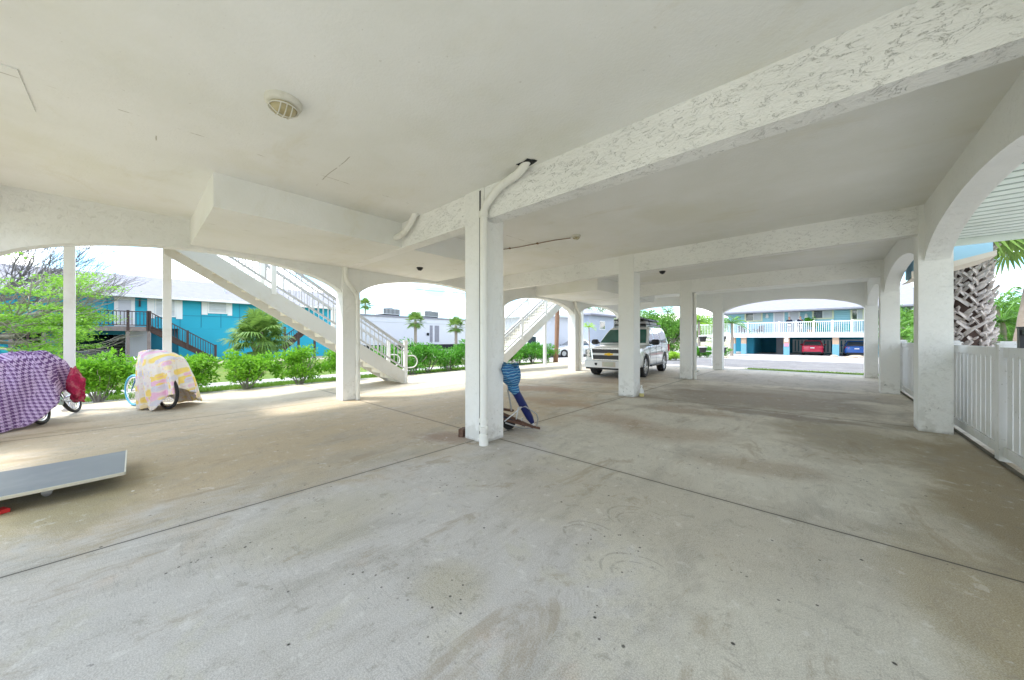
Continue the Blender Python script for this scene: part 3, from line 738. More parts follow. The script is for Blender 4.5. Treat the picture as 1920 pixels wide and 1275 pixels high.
# ------------------------------------------------------------------ bicycles under their covers
M['bluerim'] = plain('blue_tyre', (.10,.38,.58), .5, .1, bump=0)
M['bikeframe'] = plain('blue_bike_frame', (.02,.12,.35), .3, .1, bump=0, coat=.6)
M['blackframe'] = plain('black_bike_frame', (.03,.03,.035), .3, .1, bump=0, coat=.6)
def bicycle(name, label, loc, rz, tyre_f, tyre_r, frame, lean=0):
    t = thing(name, label, 'bicycle')
    def wheel(cy, tm):
        c = Vector((0, cy, .33)); mb = MB()
        mb.tube([c+Vector((0, .30*math.cos(a), .30*math.sin(a))) for a in [2*math.pi*k/36 for k in range(37)]], .027, 10, False)
        w = mb.build('wheel', tm, t, smooth='auto')
        mb = MB(); mb.tube([c+Vector((0, .268*math.cos(a), .268*math.sin(a))) for a in [2*math.pi*k/36 for k in range(37)]], .013, 8, False); mb.build('rim', M['chrome'], w, smooth='auto')
        mb = MB(); mb.tube([c+Vector((-.05,0,0)), c+Vector((.05,0,0))], .022, 10)
        for k in range(28):
            a = 2*math.pi*k/28+.1*(k % 2); sx = .03 if k % 2 else -.03
            mb.tube([c+Vector((sx, .02*math.cos(a), .02*math.sin(a))), c+Vector((0, .265*math.cos(a), .265*math.sin(a)))], .0018, 4)
        mb.build('spokes', M['chrome'], w)
    wheel(-.54, tyre_f); wheel(.54, tyre_r)
    mb = MB(); bb = (0, .08, .30); seat = (0, .25, .82); head = (0, -.36, .80); hb = (0, -.385, .68)
    mb.tube([bb, seat], .017, 10); mb.tube([(0, .22, .70), head], .019, 10); mb.tube([bb, hb], .02, 10); mb.tube([head, hb], .022, 10)
    for s_ in (-.05, .05):
        mb.tube([bb, (s_, .54, .33)], .010, 8); mb.tube([(0, .22, .70), (s_, .54, .33)], .009, 8)
    mb.build('frame', frame, t, smooth='auto')
    mb = MB()
    for s_ in (-.05, .05): mb.tube([(s_*.6, -.39, .66), (s_, -.45, .48), (s_, -.54, .33)], .011, 8)
    mb.build('fork', frame, t, smooth='auto')
    mb = MB(); mb.tube([(0, -.36, .78), (0, -.34, .98)], .013, 8); mb.tube([(-.33, -.10, .98), (-.27, -.24, 1.03), (-.1, -.35, .99), (.1, -.35, .99), (.27, -.24, 1.03), (.33, -.10, .98)], .012, 8); [setattr(v_.co, 'x', v_.co.x*.55) for v_ in mb.bm.verts]; mb.build('handlebar', M['chrome'], t, smooth='auto')
    mb = MB(); mb.rings([[(w*.5*math.cos(a)*1.0, .32+l*math.sin(a)*.5, z) for a in [2*math.pi*k/14 for k in range(14)]] for w, l, z in ((.10, .18, .84), (.20, .27, .87), (.20, .28, .90), (.12, .22, .925))]); mb.build('saddle', M['black'], t, smooth='auto')
    mb = MB(); mb.lathe((0,0,0), [(.085,-.003),(.09,0),(.085,.003)], 24, Matrix.Translation((.045, .08, .30)) @ Matrix.Rotation(R(90), 4, 'Y')); mb.tube([(.06, .08, .30), (.07, .22, .24)], .009, 8); mb.tube([(-.06, .08, .30), (-.07, -.06, .36)], .009, 8); mb.obox((.11, .22, .24), (.08, .08, .02)); mb.obox((-.11, -.06, .36), (.08, .08, .02)); mb.build('crank', M['steel'], t)
    t.location = loc; t.rotation_euler = (0, lean, rz)
    return t
bicycle('beach_cruiser', 'bicycle with a pale blue front wheel sticking out from under the yellow floral sheet', (-10.12, .23, 0), R(-66), M['bluerim'], M['rubber'], M['bikeframe'])
bicycle('covered_bicycle', 'bicycle with a black wheel leaning out of the purple checked cover', (-10.0, -.86, 0), R(76), M['rubber'], M['rubber'], M['blackframe'], R(-17))

def cloth_pattern_purple():
    n = N('purple_houndstooth_cloth'); uv = n.coord('UV'); u, v, _ = n.xyz(uv)
    s_ = 21.0
    fu = n.ma('FRACT', n.ma('MULTIPLY', u, s_)); fv = n.ma('FRACT', n.ma('MULTIPLY', v, s_))
    a = n.ma('GREATER_THAN', fu, .5); b = n.ma('GREATER_THAN', fv, .5)
    tw = n.ma('GREATER_THAN', n.ma('FRACT', n.ma('MULTIPLY', n.ma('ADD', fu, fv), 2.0)), .5)
    both = n.ma('MULTIPLY', a, b); one = n.ma('SUBTRACT', n.ma('ADD', a, b), n.ma('MULTIPLY', both, 2))
    dk = n.ma('ADD', both, n.ma('MULTIPLY', one, tw), clamp=True)
    big = n.noise(n.coord(), 1.4, 3)
    light = n.mix(big, (.55,.42,.72), (.74,.58,.76)); dark = n.mix(big, (.10,.03,.17), (.16,.07,.24))
    c = n.mix(n.ma('MULTIPLY', dk, .92), light, dark)
    return n.out(c, .9, n.bump(n.noise(uv, 160, 2), .3, .004), spec=.1)
def cloth_pattern_yellow():
    n = N('yellow_floral_sheet'); uv = n.coord('UV')
    w = n.node('ShaderNodeVectorMath', {0: uv, 1: n.node('ShaderNodeVectorMath', {0: n.node('ShaderNodeTexNoise', {'Vector': uv, 'Scale': 9.0}, 1), 1: (.05, .05, 0)}, operation='MULTIPLY')}, operation='ADD')
    vc = n.vor(w, 8.0, out=1)
    sp = n.node('ShaderNodeSeparateColor', {0: vc}, 0); sp2 = n.node('ShaderNodeSeparateColor', {0: vc}, 1)
    f1 = n.vor(w, 8.0); inner = n.step(f1, .62, .42)
    c = n.mix(n.ma('GREATER_THAN', sp, .34), (.95,.70,.12), (.88,.50,.72))
    c = n.mix(n.ma('GREATER_THAN', sp, .62), c, (.70,.68,.80))
    c = n.mix(n.ma('GREATER_THAN', sp, .8), c, (.98,.80,.45))
    c = n.mix(n.ma('MULTIPLY', inner, .85), (.88,.82,.78), c)
    f2 = n.vor(w, 34.0); c = n.mix(n.ma('MULTIPLY', n.step(f2, .3, .2), .55), c, n.mix(n.ma('GREATER_THAN', sp2, .5), (.92,.62,.10), (.80,.35,.55)))
    return n.out(c, .85, n.bump(n.noise(uv, 60, 3), .3, .004), spec=.15)
M['purple_cloth'] = cloth_pattern_purple(); M['yellow_cloth'] = cloth_pattern_yellow()
def drape(name, label, top, hem, loc, rz, mat, folds=9, amp=.06, seed=1, cat='cover', nu=150, nv=50, bulge=.05):
    """cloth hanging from a ridge curve 'top' to a closed hem loop; both are functions of the loop angle"""
    bm = bmesh.new(); uvl = bm.loops.layers.uv.new('UVMap'); g = []
    cen = sum((Vector(top(2*math.pi*k/24)) for k in range(24)), Vector())/24
    for j in range(-10, nv+1):
        v = max(0, j/nv); row = []; sc_ = min(1, (j+10.4)/10.4)
        for i in range(nu):
            a = 2*math.pi*i/nu
            T_, H_ = Vector(top(a)), Vector(hem(a))
            T_ = cen.lerp(T_, sc_); T_.z += bulge*(1-sc_**2.2)
            e = v**1.5
            p = Vector((T_.x+(H_.x-T_.x)*(.25*v+.75*v**.8), T_.y+(H_.y-T_.y)*(.25*v+.75*v**.8), T_.z+(H_.z-T_.z)*e))
            d = Vector((math.cos(a), math.sin(a), 0))
            nz = mnoise.noise(Vector((math.cos(a)*2.2+seed, math.sin(a)*2.2, v*1.3)))
            f = math.sin(folds*a+seed+2.2*nz+v*.8)
            p += d*(f*amp*v**.8+nz*.10*min(1, v*3))
            p += d*.018*math.sin(23*a+5*nz+seed)*v
            p.z += .10*mnoise.noise(Vector((p.x*2.6+seed, p.y*2.6, seed)))*(1-v)+.03*mnoise.noise(Vector((p.x*7+seed, p.y*7, seed)))+.02*mnoise.noise(Vector((p.x*9, p.y*9, p.z*9)))
            row.append(bm.verts.new(p))
        g.append(row)
    for j in range(nv+10):
        for i in range(nu):
            k = (i+1) % nu
            f = bm.faces.new((g[j][i], g[j][k], g[j+1][k], g[j+1][i])); f.smooth = True
    f = bm.faces.new(g[0][::-1]); f.smooth = True
    # the pattern is laid on as the cloth lies: along the hang, and across the cloth
    for f in bm.faces:
        nrm = f.normal if f.normal.length else Vector((0,0,1))
        f.normal_update(); nrm = f.normal
        for l in f.loops:
            q = l.vert.co
            l[uvl].uv = (q.y+.15*q.z, q.x-.1*q.z) if nrm.z > .72 else (q.x*.35*(1 if nrm.y < 0 else -1)+q.y*.94+.15*q.z, q.z*.95+(q.x*.3))
    me = bpy.data.meshes.new(name); bm.to_mesh(me); bm.free()
    o = link(name, me, mat); o.location = loc; o.rotation_euler = (0, 0, rz)
    md = o.modifiers.new('thick', 'SOLIDIFY'); md.thickness = .006
    return props(o, label, cat)
# yellow sheet, long axis = bicycle (local y)
def ty(a): return ((.22 if math.cos(a) > 0 else .30)*math.cos(a), .05+.40*math.sin(a), 1.02+.10*max(0, -math.sin(a))**.5)
def hy_(a):
    s_ = math.sin(a); c_ = math.cos(a)
    z = .05+.10*mnoise.noise(Vector((math.cos(a)*2, math.sin(a)*2, 4)))
    z += .12*max(0, -s_-.62)/.38+.36*max(0, s_-.45)/.55
    if c_ > .2: z = max(.02, z-.03)
    return ((.26 if c_ > 0 else .62)*c_*(1-.15*abs(s_)), .14+(.44 if s_ < 0 else .56)*s_, max(.02, z))
drape('bicycle_cover', 'yellow, pink and lilac floral sheet thrown over the bicycle by the shrubs', ty, hy_, (-10.06, .30, 0), R(-66), M['yellow_cloth'], 8, .05, 3, bulge=.10)
def tp(a): return (.25*math.cos(a)+.05, .60*math.sin(a), 1.02+.13*math.exp(-((math.sin(a)-.95)/.4)**2)+.04*math.cos(3*a))
def hp(a):
    s_, c_ = math.sin(a), math.cos(a)
    z = .03+.48*sst((s_-.45)/.4)
    return (.66*c_, 1.02*s_*(1.0 if s_ < 0 else .92), z)
drape('bicycle_cover', 'purple and white houndstooth blanket heaped over bicycles at the left edge', tp, hp, (-9.55, -1.62, 0), R(8), M['purple_cloth'], 8, .07, 7, bulge=.08)
M['pinkred'] = plain('red_pink_fleece', (.42,.02,.08), .95, .7, 12, bump=.6, bscale=14, dirt=(.70,.42,.40), dscale=9)
bm = bmesh.new(); bmesh.ops.create_icosphere(bm, subdivisions=4, radius=1)
for v in bm.verts:
    q = v.co.copy(); f = 1+.35*mnoise.noise(q*2.1+Vector((3, 1, 5)))+.18*math.sin(9*math.atan2(q.y, q.x)+3*q.z)*(1-q.z)*.5
    v.co = Vector((-9.42+.10*q.x*f, -.68+.085*q.y*f+.04*(1-q.z)*(.5+mnoise.noise(q*4)), .62+.27*q.z*(1+.4*mnoise.noise(q*3))))
for f in bm.faces: f.smooth = True
me = bpy.data.meshes.new('fleece'); bm.to_mesh(me); bm.free()
props(link('fleece_blanket', me, M['pinkred']), 'red and pink fleece hanging out beside the purple checked cover', 'blanket')

# ------------------------------------------------------------------ beach things leaning behind the nearest column
M['navy'] = plain('navy_umbrella_sleeve', (.010,.018,.11), .45, .25, 6, bump=.15, bscale=18)
def stripes():
    n = N('teal_striped_canvas'); v = n.coord(); x, y, z = n.xyz(v)
    w = n.ma('ADD', n.ma('MULTIPLY', z, 26), n.ma('MULTIPLY', n.noise(v, 4, 3), 3))
    f = n.ma('FRACT', w)
    c = n.mix(n.ma('GREATER_THAN', f, .62), (.02,.11,.28), (.06,.26,.44))
    c = n.mix(n.ma('GREATER_THAN', f, .93), c, (.55,.65,.70))
    return n.out(c, .8, n.bump(n.noise(v, 30, 3), .4, .01))
M['teal'] = stripes()
bx, by = -3.30, 4.18
def P3(px, py, d): l = (px-960)/F*d; return Vector((CA*l-CB*d, CB*l+CA*d, CH+(HZ-py)/F*d))
t = thing('beach_umbrella', 'folded navy and teal striped beach umbrella leaning against the nearest column', 'umbrella', P3(1000, 800, 5.35)*1.0)
mb = MB(); a = P3(998, 792, 5.25); b = P3(963, 727, 5.05)
axis = (b-a); pts = [a+axis*u for u in (0, .15, .5, .85, 1)]
mb.tube(pts, [.035, .055, .06, .058, .05], 14); mb.build('sleeve', M['navy'], t, smooth='auto')
mb = MB(); mb.tube([b-axis*.12, b+axis*.02, b+axis*.10], [.062, .085, .07], 14); mb.build('strap', M['teal'], t, smooth='auto')
mb = MB(); top_ = P3(950, 688, 4.95); rg = []
for j in range(10):
    u = j/9; c_ = b.lerp(top_, u*1.05); r_ = []
    for k in range(32):
        an = 2*math.pi*k/32
        rr = (.055+.10*math.sin(min(1, u*1.15)*math.pi*.62))*(1+.22*math.sin(7*an+3*u)*u)
        r_.append(c_+Vector((rr*math.cos(an), rr*math.sin(an), .05*math.sin(4*an+u*4)*u)))
    rg.append(r_)
mb.rings(rg); mb.build('canopy', M['teal'], t, smooth='auto')
mb = MB(); mb.tube([a-axis*.08, a+axis*.3], .013, 8); mb.build('pole', M['white_far'], t)
t = thing('beach_cart', 'folded beach cart of bent grey metal tube behind the nearest column', 'cart', P3(985, 800, 5.3))
mb = MB()
loop = [P3(968, 786, 5.1), P3(972, 764, 5.1), P3(985, 762, 5.1), P3(1006, 776, 5.15), P3(1009, 785, 5.2), P3(1006, 801, 5.2), P3(1000, 802, 5.2), P3(976, 795, 5.15)]
mb.tube(loop, .010, 8); mb.tube([P3(952, 731, 5.0), P3(956, 750, 5.05), P3(959, 770, 5.1)], .012, 8)
mb.tube([P3(946, 790, 5.0), P3(970, 770, 5.1), P3(980, 762, 5.1)], .009, 8); mb.tube([P3(948, 793, 5.0), P3(978, 803, 5.2), P3(1004, 803, 5.25)], .010, 8)
mb.tube([P3(975, 796, 5.2), P3(980, 783, 5.2)], .009, 8)
mb.build('tube_frame', M['steel'], t, smooth='auto')
mb = MB(); Rx = Matrix.Rotation(R(90), 4, 'Y') @ Matrix.Rotation(R(20), 4, 'X')
for c_ in (P3(954, 803, 5.3),):
    mb.lathe((0,0,0), [(.05,-.03),(.10,-.035),(.11,0),(.10,.035),(.05,.03)], 20, Matrix.Translation((c_.x, c_.y, .11)) @ Rx)
mb.build('wheel', M['rubber'], t, smooth='auto')
M['oldwood'] = plain('weathered_brown_wood', (.12,.065,.045), .85, .4, 9, bump=.3, bscale=22, dirt=(.35,.25,.16), dscale=6)
t = thing('folded_chair', 'folded brown wooden beach chair lying behind the nearest column', 'chair', P3(975, 805, 5.2))
for a_, b_, w_ in ((P3(935, 772, 5.25), P3(1000, 801, 5.15), .05), (P3(938, 785, 5.1), P3(1012, 803, 5.2), .045), (P3(935, 766, 5.3), P3(962, 770, 5.2), .05)):
    mb = MB(); mb.bar(a_, b_, w_, .03); mb.build('slat', M['oldwood'], t, bevel=.004)
mb = MB(); mb.bar(P3(935, 776, 5.3), P3(985, 797, 5.25), .18, .012); mb.build('sling', plain('dark_sling', (.05,.055,.08), .9, .4, 8), t)
x_, y_ = spot(868, 4.95)
mb = MB(); mb.obox((x_, y_, .055), (.07, .14, .11), Matrix.Rotation(.4, 3, 'Z')); mb.obox((x_+.02, y_+.1, .03), (.12, .10, .06), Matrix.Rotation(1.0, 3, 'Z'))
props(mb.build('wood_block', M['oldwood'], bevel=.008), 'small brown wooden block on the floor left of the nearest column', 'wood block')
x_, y_ = spot(1203, 8.35)
M['yellowish'] = plain('yellow_liquid', (.65,.58,.25), .4, .1, bump=0)
t = thing('plastic_bottle', 'small white and yellow plastic bottle at the foot of the second column', 'bottle', (x_, y_, 0))
mb = MB(); mb.lathe((x_, y_, 0), [(.05,0),(.055,.01),(.055,.07),(.05,.08)], 16); mb.build('base', M['yellowish'], t, smooth='auto')
mb = MB(); mb.lathe((x_, y_, .08), [(.05,0),(.05,.06),(.03,.11),(.018,.13),(.018,.16)], 16); mb.build('neck', M['white_far'], t, smooth='auto')
mb = MB(); mb.lathe((x_, y_, .235), [(.022,0),(.022,.03)], 12); mb.build('cap', M['white_far'], t)

# ------------------------------------------------------------------ vehicles (local: nose towards -y, z up from the ground)
def interp(tab, y):
    for i in range(len(tab)-1):
        a, b = tab[i], tab[i+1]
        if a[0] <= y <= b[0]:
            t = (y-a[0])/(b[0]-a[0]+1e-9); return [p+(q-p)*t for p, q in zip(a, b)]
    return tab[0] if y < tab[0][0] else tab[-1]
def car_body(t, tab, paint, wheels, wr):
    """tab rows: y, half width, z bottom, z shoulder, z top-centre"""
    mb = MB(); rg = []
    for row in tab:
        y, w, zb, zs, zt = row
        half = [(0, zb), (w*.86, zb), (w*.965, zb+.05), (w, zb+.16), (w, (zb+zs)/2), (w*.985, zs-.10), (w*.955, zs-.03), (w*.88, zs), (w*.5, zs+(zt-zs)*.75), (0, zt)]
        ring = [(x, y, z) for x, z in half]+[(-x, y, z) for x, z in half[-2:0:-1]]
        rg.append(ring)
    mb.rings(rg)
    o = mb.build('body', paint, t, smooth='auto')
    # cut the wheel arches out of the body
    for wy in wheels:
        m2 = MB(); m2.lathe((0,0,0), [(wr*1.17,-2),(wr*1.17,2)], 40, Matrix.Translation((0, wy, wr*1.0)) @ Matrix.Rotation(R(90), 4, 'Y'))
        bmesh.ops.recalc_face_normals(m2.bm, faces=m2.bm.faces[:])
        me = bpy.data.meshes.new('cut'); m2.bm.to_mesh(me); m2.bm.free()
        c_ = bpy.data.objects.new('cut', me); COL.objects.link(c_)
        md = o.modifiers.new('b', 'BOOLEAN'); md.operation = 'DIFFERENCE'; md.object = c_; md.solver = 'EXACT'
        dg = bpy.context.evaluated_depsgraph_get(); dg.update()
        nm = bpy.data.meshes.new_from_object(o.evaluated_get(dg)); o.modifiers.clear()
        o.data = nm; bpy.data.objects.remove(c_)
    for p in o.data.polygons: p.use_smooth = True
    o.data.set_sharp_from_angle(angle=R(30))
    mb = MB(); y0, y1 = tab[0][0], tab[-1][0]; w = max(r[1] for r in tab)
    mb.box(-w*.78, w*.78, y0+.25, y1-.2, tab[len(tab)//2][2]-.0, tab[len(tab)//2][2]+.5); mb.build('underbody', M['dark'], t)
    return o
def wheel_set(t, ys, x, r, width, rimmat, spokes=6):
    for y in ys:
        for s_ in (-1, 1):
            Mx = Matrix.Translation((s_*x, y, r)) @ Matrix.Rotation(R(90)*s_, 4, 'Y')
            mb = MB(); h = width/2
            mb.lathe((0,0,0), [(r*.62,-h*.8),(r*.9,-h),(r*.985,-h*.8),(r,-h*.4),(r,h*.4),(r*.985,h*.8),(r*.9,h),(r*.66,h*.85),(r*.64,h*.3)], 36, Mx)
            wh = mb.build('wheel', M['rubber'], t, smooth='auto')
            mb = MB()
            mb.lathe((0,0,0), [(r*.55,h*.0),(r*.67,h*.55),(r*.69,h*.86),(r*.64,h*.84),(r*.61,h*.4)], 32, Mx)
            for k in range(spokes):
                a = 2*math.pi*k/spokes
                for da in (-.16, .16):
                    p0 = Mx @ Vector((r*.10*math.cos(a+da), r*.10*math.sin(a+da), h*.72)); p1 = Mx @ Vector((r*.63*math.cos(a+da*.8), r*.63*math.sin(a+da*.8), h*.62))
                    mb.bar(p0, p1, .038, .03)
            mb.lathe((0,0,0), [(r*.02,h*.8),(r*.16,h*.78),(r*.18,h*.5)], 20, Mx)
            mb.build('rim', rimmat, wh, smooth='auto')
            mb = MB(); mb.lathe((0,0,0), [(.02,h*.2),(r*.6,h*.22)], 24, Mx); mb.build('brake_disc', M['dark'], wh)
def rrect(x, y0, y1, z, cr=.12, n=5):
    P = []
    for cx_, cy_, a0 in ((x-cr, y1-cr, 0), (-x+cr, y1-cr, 90), (-x+cr, y0+cr, 180), (x-cr, y0+cr, 270)):
        for k in range(n+1):
            a = R(a0+90*k/n); P.append((cx_+cr*math.cos(a), cy_+cr*math.sin(a), z))
    return P
def cabin(t, levels, paint, crown=.03):
    """levels: z, half width, y front, y rear"""
    mb = MB(); rg = [rrect(w, a, b, z, min(.14, w*.3)) for z, w, a, b in levels]
    z, w, a, b = levels[-1]; rg.append(rrect(w*.8, a+.15, b-.15, z+crown*.8, .1)); rg.append(rrect(w*.4, a+.4, b-.4, z+crown, .05))
    mb.rings(rg); return mb.build('roof', paint, t, smooth='auto')
def lv(levels, z):
    for i in range(len(levels)-1):
        a, b = levels[i], levels[i+1]
        if a[0] <= z <= b[0]:
            u = (z-a[0])/(b[0]-a[0]); return [p+(q-p)*u for p, q in zip(a, b)]
    return list(levels[-1])
def zsteps(levels, z0, z1): return [z0]+[l[0] for l in levels if z0+.01 < l[0] < z1-.01]+[z1]
def side_glass(t, levels, poly, mat, name='side_window', e=.006):
    """poly: (y, z) bottom front, bottom rear, top rear, top front; laid on the curved cabin side"""
    (a, z0), (b, z0b), (c, z1), (d, z1b) = poly; zs = zsteps(levels, min(z0, z0b), max(z1, z1b))
    for s_ in (-1, 1):
        mb = MB(); rg = []
        for z in zs:
            u = (z-zs[0])/(zs[-1]-zs[0]); x = lv(levels, z)[1]+e; ya, yb = a+(d-a)*u, b+(c-b)*u
            rg.append([(s_*x, ya, z), (s_*x, yb, z), (s_*(x-.02), yb, z), (s_*(x-.02), ya, z)])
        mb.rings(rg); mb.build(name, mat, t)
def end_glass(t, levels, front, z0, z1, k0, k1, mat, name):
    mb = MB(); rg = []; sg = -1 if front else 1
    for z in zsteps(levels, z0, z1):
        l = lv(levels, z); u = (z-z0)/(z1-z0); w = l[1]*(k0+(k1-k0)*u); y = l[2 if front else 3]+sg*.012
        rg.append([(-w, y, z), (w, y, z), (w, y-sg*.03, z), (-w, y-sg*.03, z)])
    mb.rings(rg); mb.build(name, mat, t)

# ---- the white SUV
SV = thing('white_suv', 'white sport utility car parked under the building, nose towards the viewer', 'car')
tab = [(-2.47, .70, .42, .98, 1.0), (-2.44, .86, .36, 1.02, 1.05), (-2.36, .95, .34, 1.04, 1.08), (-2.15, .985, .34, 1.07, 1.14), (-1.6, 1.0, .34, 1.11, 1.20), (-1.05, 1.005, .34, 1.15, 1.23),
       (0, 1.005, .34, 1.17, 1.23), (1.2, 1.005, .34, 1.18, 1.23), (2.1, 1.0, .36, 1.19, 1.23), (2.38, .98, .42, 1.18, 1.22), (2.50, .90, .46, 1.14, 1.17)]
car_body(SV, tab, M['suv'], (-1.50, 1.45), .40)
LVs = [(1.16, .965, -1.20, 2.46), (1.35, .925, -.95, 2.42), (1.60, .86, -.62, 2.33), (1.78, .80, -.36, 2.22), (1.86, .75, -.18, 2.10)]
cabin(SV, LVs, M['suv'])
side_glass(SV, LVs, [(-.93, 1.22), (-.10, 1.22), (-.12, 1.74), (-.30, 1.74)], M['glass'])
side_glass(SV, LVs, [(.02, 1.22), (.86, 1.22), (.82, 1.74), (-.0, 1.74)], M['glass'])
side_glass(SV, LVs, [(.98, 1.22), (2.10, 1.22), (1.92, 1.72), (.94, 1.74)], M['glass'], 'rear_side_window')
end_glass(SV, LVs, True, 1.24, 1.77, .93, .90, M['glass_green'], 'windscreen')
end_glass(SV, LVs, False, 1.26, 1.72, .85, .85, M['glass'], 'rear_window')
mb = MB(); mb.bar((-.35, -1.12, 1.25), (.25, -.98, 1.33), .012, .02); mb.bar((.2, -1.12, 1.25), (.75, -.98, 1.33), .012, .02); mb.build('wiper', M['black'], SV)
# face: grille in two dark bands, bright bar with gold badge, lamps, bumper
M['grille'] = plain('dark_grille_mesh', (.06,.06,.065), .5, .4, 60, bump=.6, bscale=90)
M['lens'] = plain('lamp_lens', (.20,.22,.23), .12, .5, 14, bump=.1, coat=1, metal=.2)
mb = MB(); mb.prism([(-.66, -2.50, 1.02), (.66, -2.50, 1.02), (.60, -2.52, .66), (-.60, -2.52, .66)], (0, .05, 0)); fr_ = mb.build('grille', M['grille'], SV)
mb = MB(); mb.prism([(-.67, -2.54, .885), (.67, -2.54, .885), (.66, -2.55, .81), (-.66, -2.55, .81)], (0, .05, 0)); mb.build('bright_bar', M['suv'], fr_, bevel=.006)
mb = MB()
for s_ in (-1, 1):
    mb.bar((s_*.665, -2.52, 1.03), (s_*.60, -2.54, .65), .05, .05)
mb.bar((-.68, -2.50, 1.04), (.68, -2.50, 1.04), .05, .035); mb.bar((-.62, -2.53, .645), (.62, -2.53, .645), .05, .035)
mb.build('surround', M['chrome'], fr_)
mb = MB(); mb.prism([(-.14, -2.56, .875), (-.05, -2.56, .875), (-.05, -2.56, .895), (.05, -2.56, .895), (.05, -2.56, .875), (.16, -2.56, .875), (.13, -2.56, .82), (.05, -2.56, .82), (.05, -2.56, .80), (-.05, -2.56, .80), (-.05, -2.56, .82), (-.17, -2.56, .82)], (0, .02, 0)); mb.build('badge', M['gold'], fr_)
for s_ in (-1, 1):
    mb = MB(); mb.prism([(s_*.70, -2.48, 1.0), (s_*.95, -2.40, 1.0), (s_*.965, -2.38, .74), (s_*.68, -2.50, .72)], (0, .06, 0)); hl = mb.build('headlight', M['lens'], SV)
    for zz_ in (.93, .80):
        mb = MB(); mb.lathe((0,0,0), [(.005,.0),(.055,.0),(.065,.02)], 18, Matrix.Translation((s_*.80, -2.46, zz_)) @ Matrix.Rotation(R(90), 4, 'X')); mb.build('bulb_reflector', M['chrome'], hl, smooth='auto')
    mb = MB(); mb.lathe((0,0,0), [(.005,.02),(.05,.02),(.07,.0)], 18, Matrix.Translation((s_*.86, -2.47, .50)) @ Matrix.Rotation(R(90), 4, 'X')); mb.build('fog_lamp', M['black'], SV, smooth='auto')
    mb = MB(); mb.prism([(s_*.42, -2.57, .53), (s_*.62, -2.56, .53), (s_*.66, -2.55, .44), (s_*.44, -2.57, .44)], (0, .05, 0)); mb.build('tow_slot', M['black'], SV)
    mb = MB(); mb.tube([(s_*.97, -.86, 1.22), (s_*1.08, -.88, 1.24)], .03, 8)
    mb.rings([rr for rr in [[(s_*(1.05+d_*.26), -.90+.10*q*math.cos(a), 1.27+.105*q*math.sin(a)) for a in [2*math.pi*k/16 for k in range(16)]] for d_, q in ((0,.7),(.15,1),(.8,1),(1,.75))]])
    mb.build('wing_mirror', M['black'], SV, smooth='auto')
    mb = MB(); mb.box(s_*1.02-.05, s_*1.02+.05, -1.0, .95, .36, .42); mb.build('side_step', M['black'], SV, bevel=.015)
    for yd in (-.18, .80):
        mb = MB(); mb.bar((s_*1.015, yd-.10, 1.03), (s_*1.015, yd+.10, 1.03), .03, .035); mb.build('door_handle', M['chrome'], SV, bevel=.006)
    mb = MB()
    for (ya, za, yb, zb_) in ((-.98, .45, -.95, 1.15), (-.02, .42, -.02, 1.17), (.93, 1.17, .95, .85), (-.95, .42, .9, .42)):
        mb.bar((s_*1.0045, ya, za), (s_*1.0045, yb, zb_), .006, .008)
    mb.build('door_seams', M['grille'], SV)
    mb = MB(); mb.bar((s_*1.008, -.93, .72), (s_*1.008, .98, .72), .012, .05); mb.build('door_moulding', M['suv'], SV)
    for wy in (-1.50, 1.45):
        mb = MB(); pts = []
        for k in range(21):
            a = math.pi*k/20; pts.append((s_*1.0, wy+.475*math.cos(a), .40+.475*math.sin(a)))
        mb.tube(pts, .018, 6); mb.build('arch_lip', M['suv'], SV, smooth='auto')
    mb = MB(); mb.box(s_*.99-.04, s_*.99+.01, 2.36, 2.46, .85, 1.15); mb.build('tail_light', M['red'], SV, bevel=.01)
    mb = MB(); mb.bar((s_*.66, -.1, 1.93), (s_*.66, 1.95, 1.93), .04, .03)
    for yy in (-.1, .9, 1.95): mb.box(s_*.66-.02, s_*.66+.02, yy-.05, yy+.05, 1.86, 1.93)
    mb.build('roof_rail', M['steel'], SV)
mb = MB(); mb.rings([[(x, y, z) for x, z in ((-w, .36), (w, .36), (w*1.0, .60), (-w, .60))] for w, y in ((.99, -2.32), (.95, -2.49), (.70, -2.56), (.69, -2.565))]); mb.build('front_bumper', M['suv'], SV, smooth='auto', bevel=.02)
mb = MB(); mb.box(-.90, .90, -2.46, -2.3, .29, .36); mb.build('air_dam', M['black'], SV, bevel=.01)
M['plate'] = plain('pale_plate', (.55,.55,.45), .5, .1, bump=0)
mb = MB(); mb.box(-.17, .17, -2.60, -2.58, .42, .56); mb.build('number_plate', M['plate'], SV)
mb = MB(); mb.box(-.24, .24, -2.578, -2.56, .40, .58); mb.build('plate_holder', M['beige'], SV)
mb = MB(); mb.box(-.93, .93, 2.42, 2.58, .44, .66); mb.build('rear_bumper', M['suv'], SV, bevel=.03)
wheel_set(SV, (-1.50, 1.45), .875, .40, .27, M['chrome'])
SVX, SVY, SVR, SVS = -5.95, 13.85, R(6.5), 1.0
SV.location = (SVX, SVY, 0.0); SV.rotation_euler = (0, 0, SVR); SV.scale = (SVS,)*3
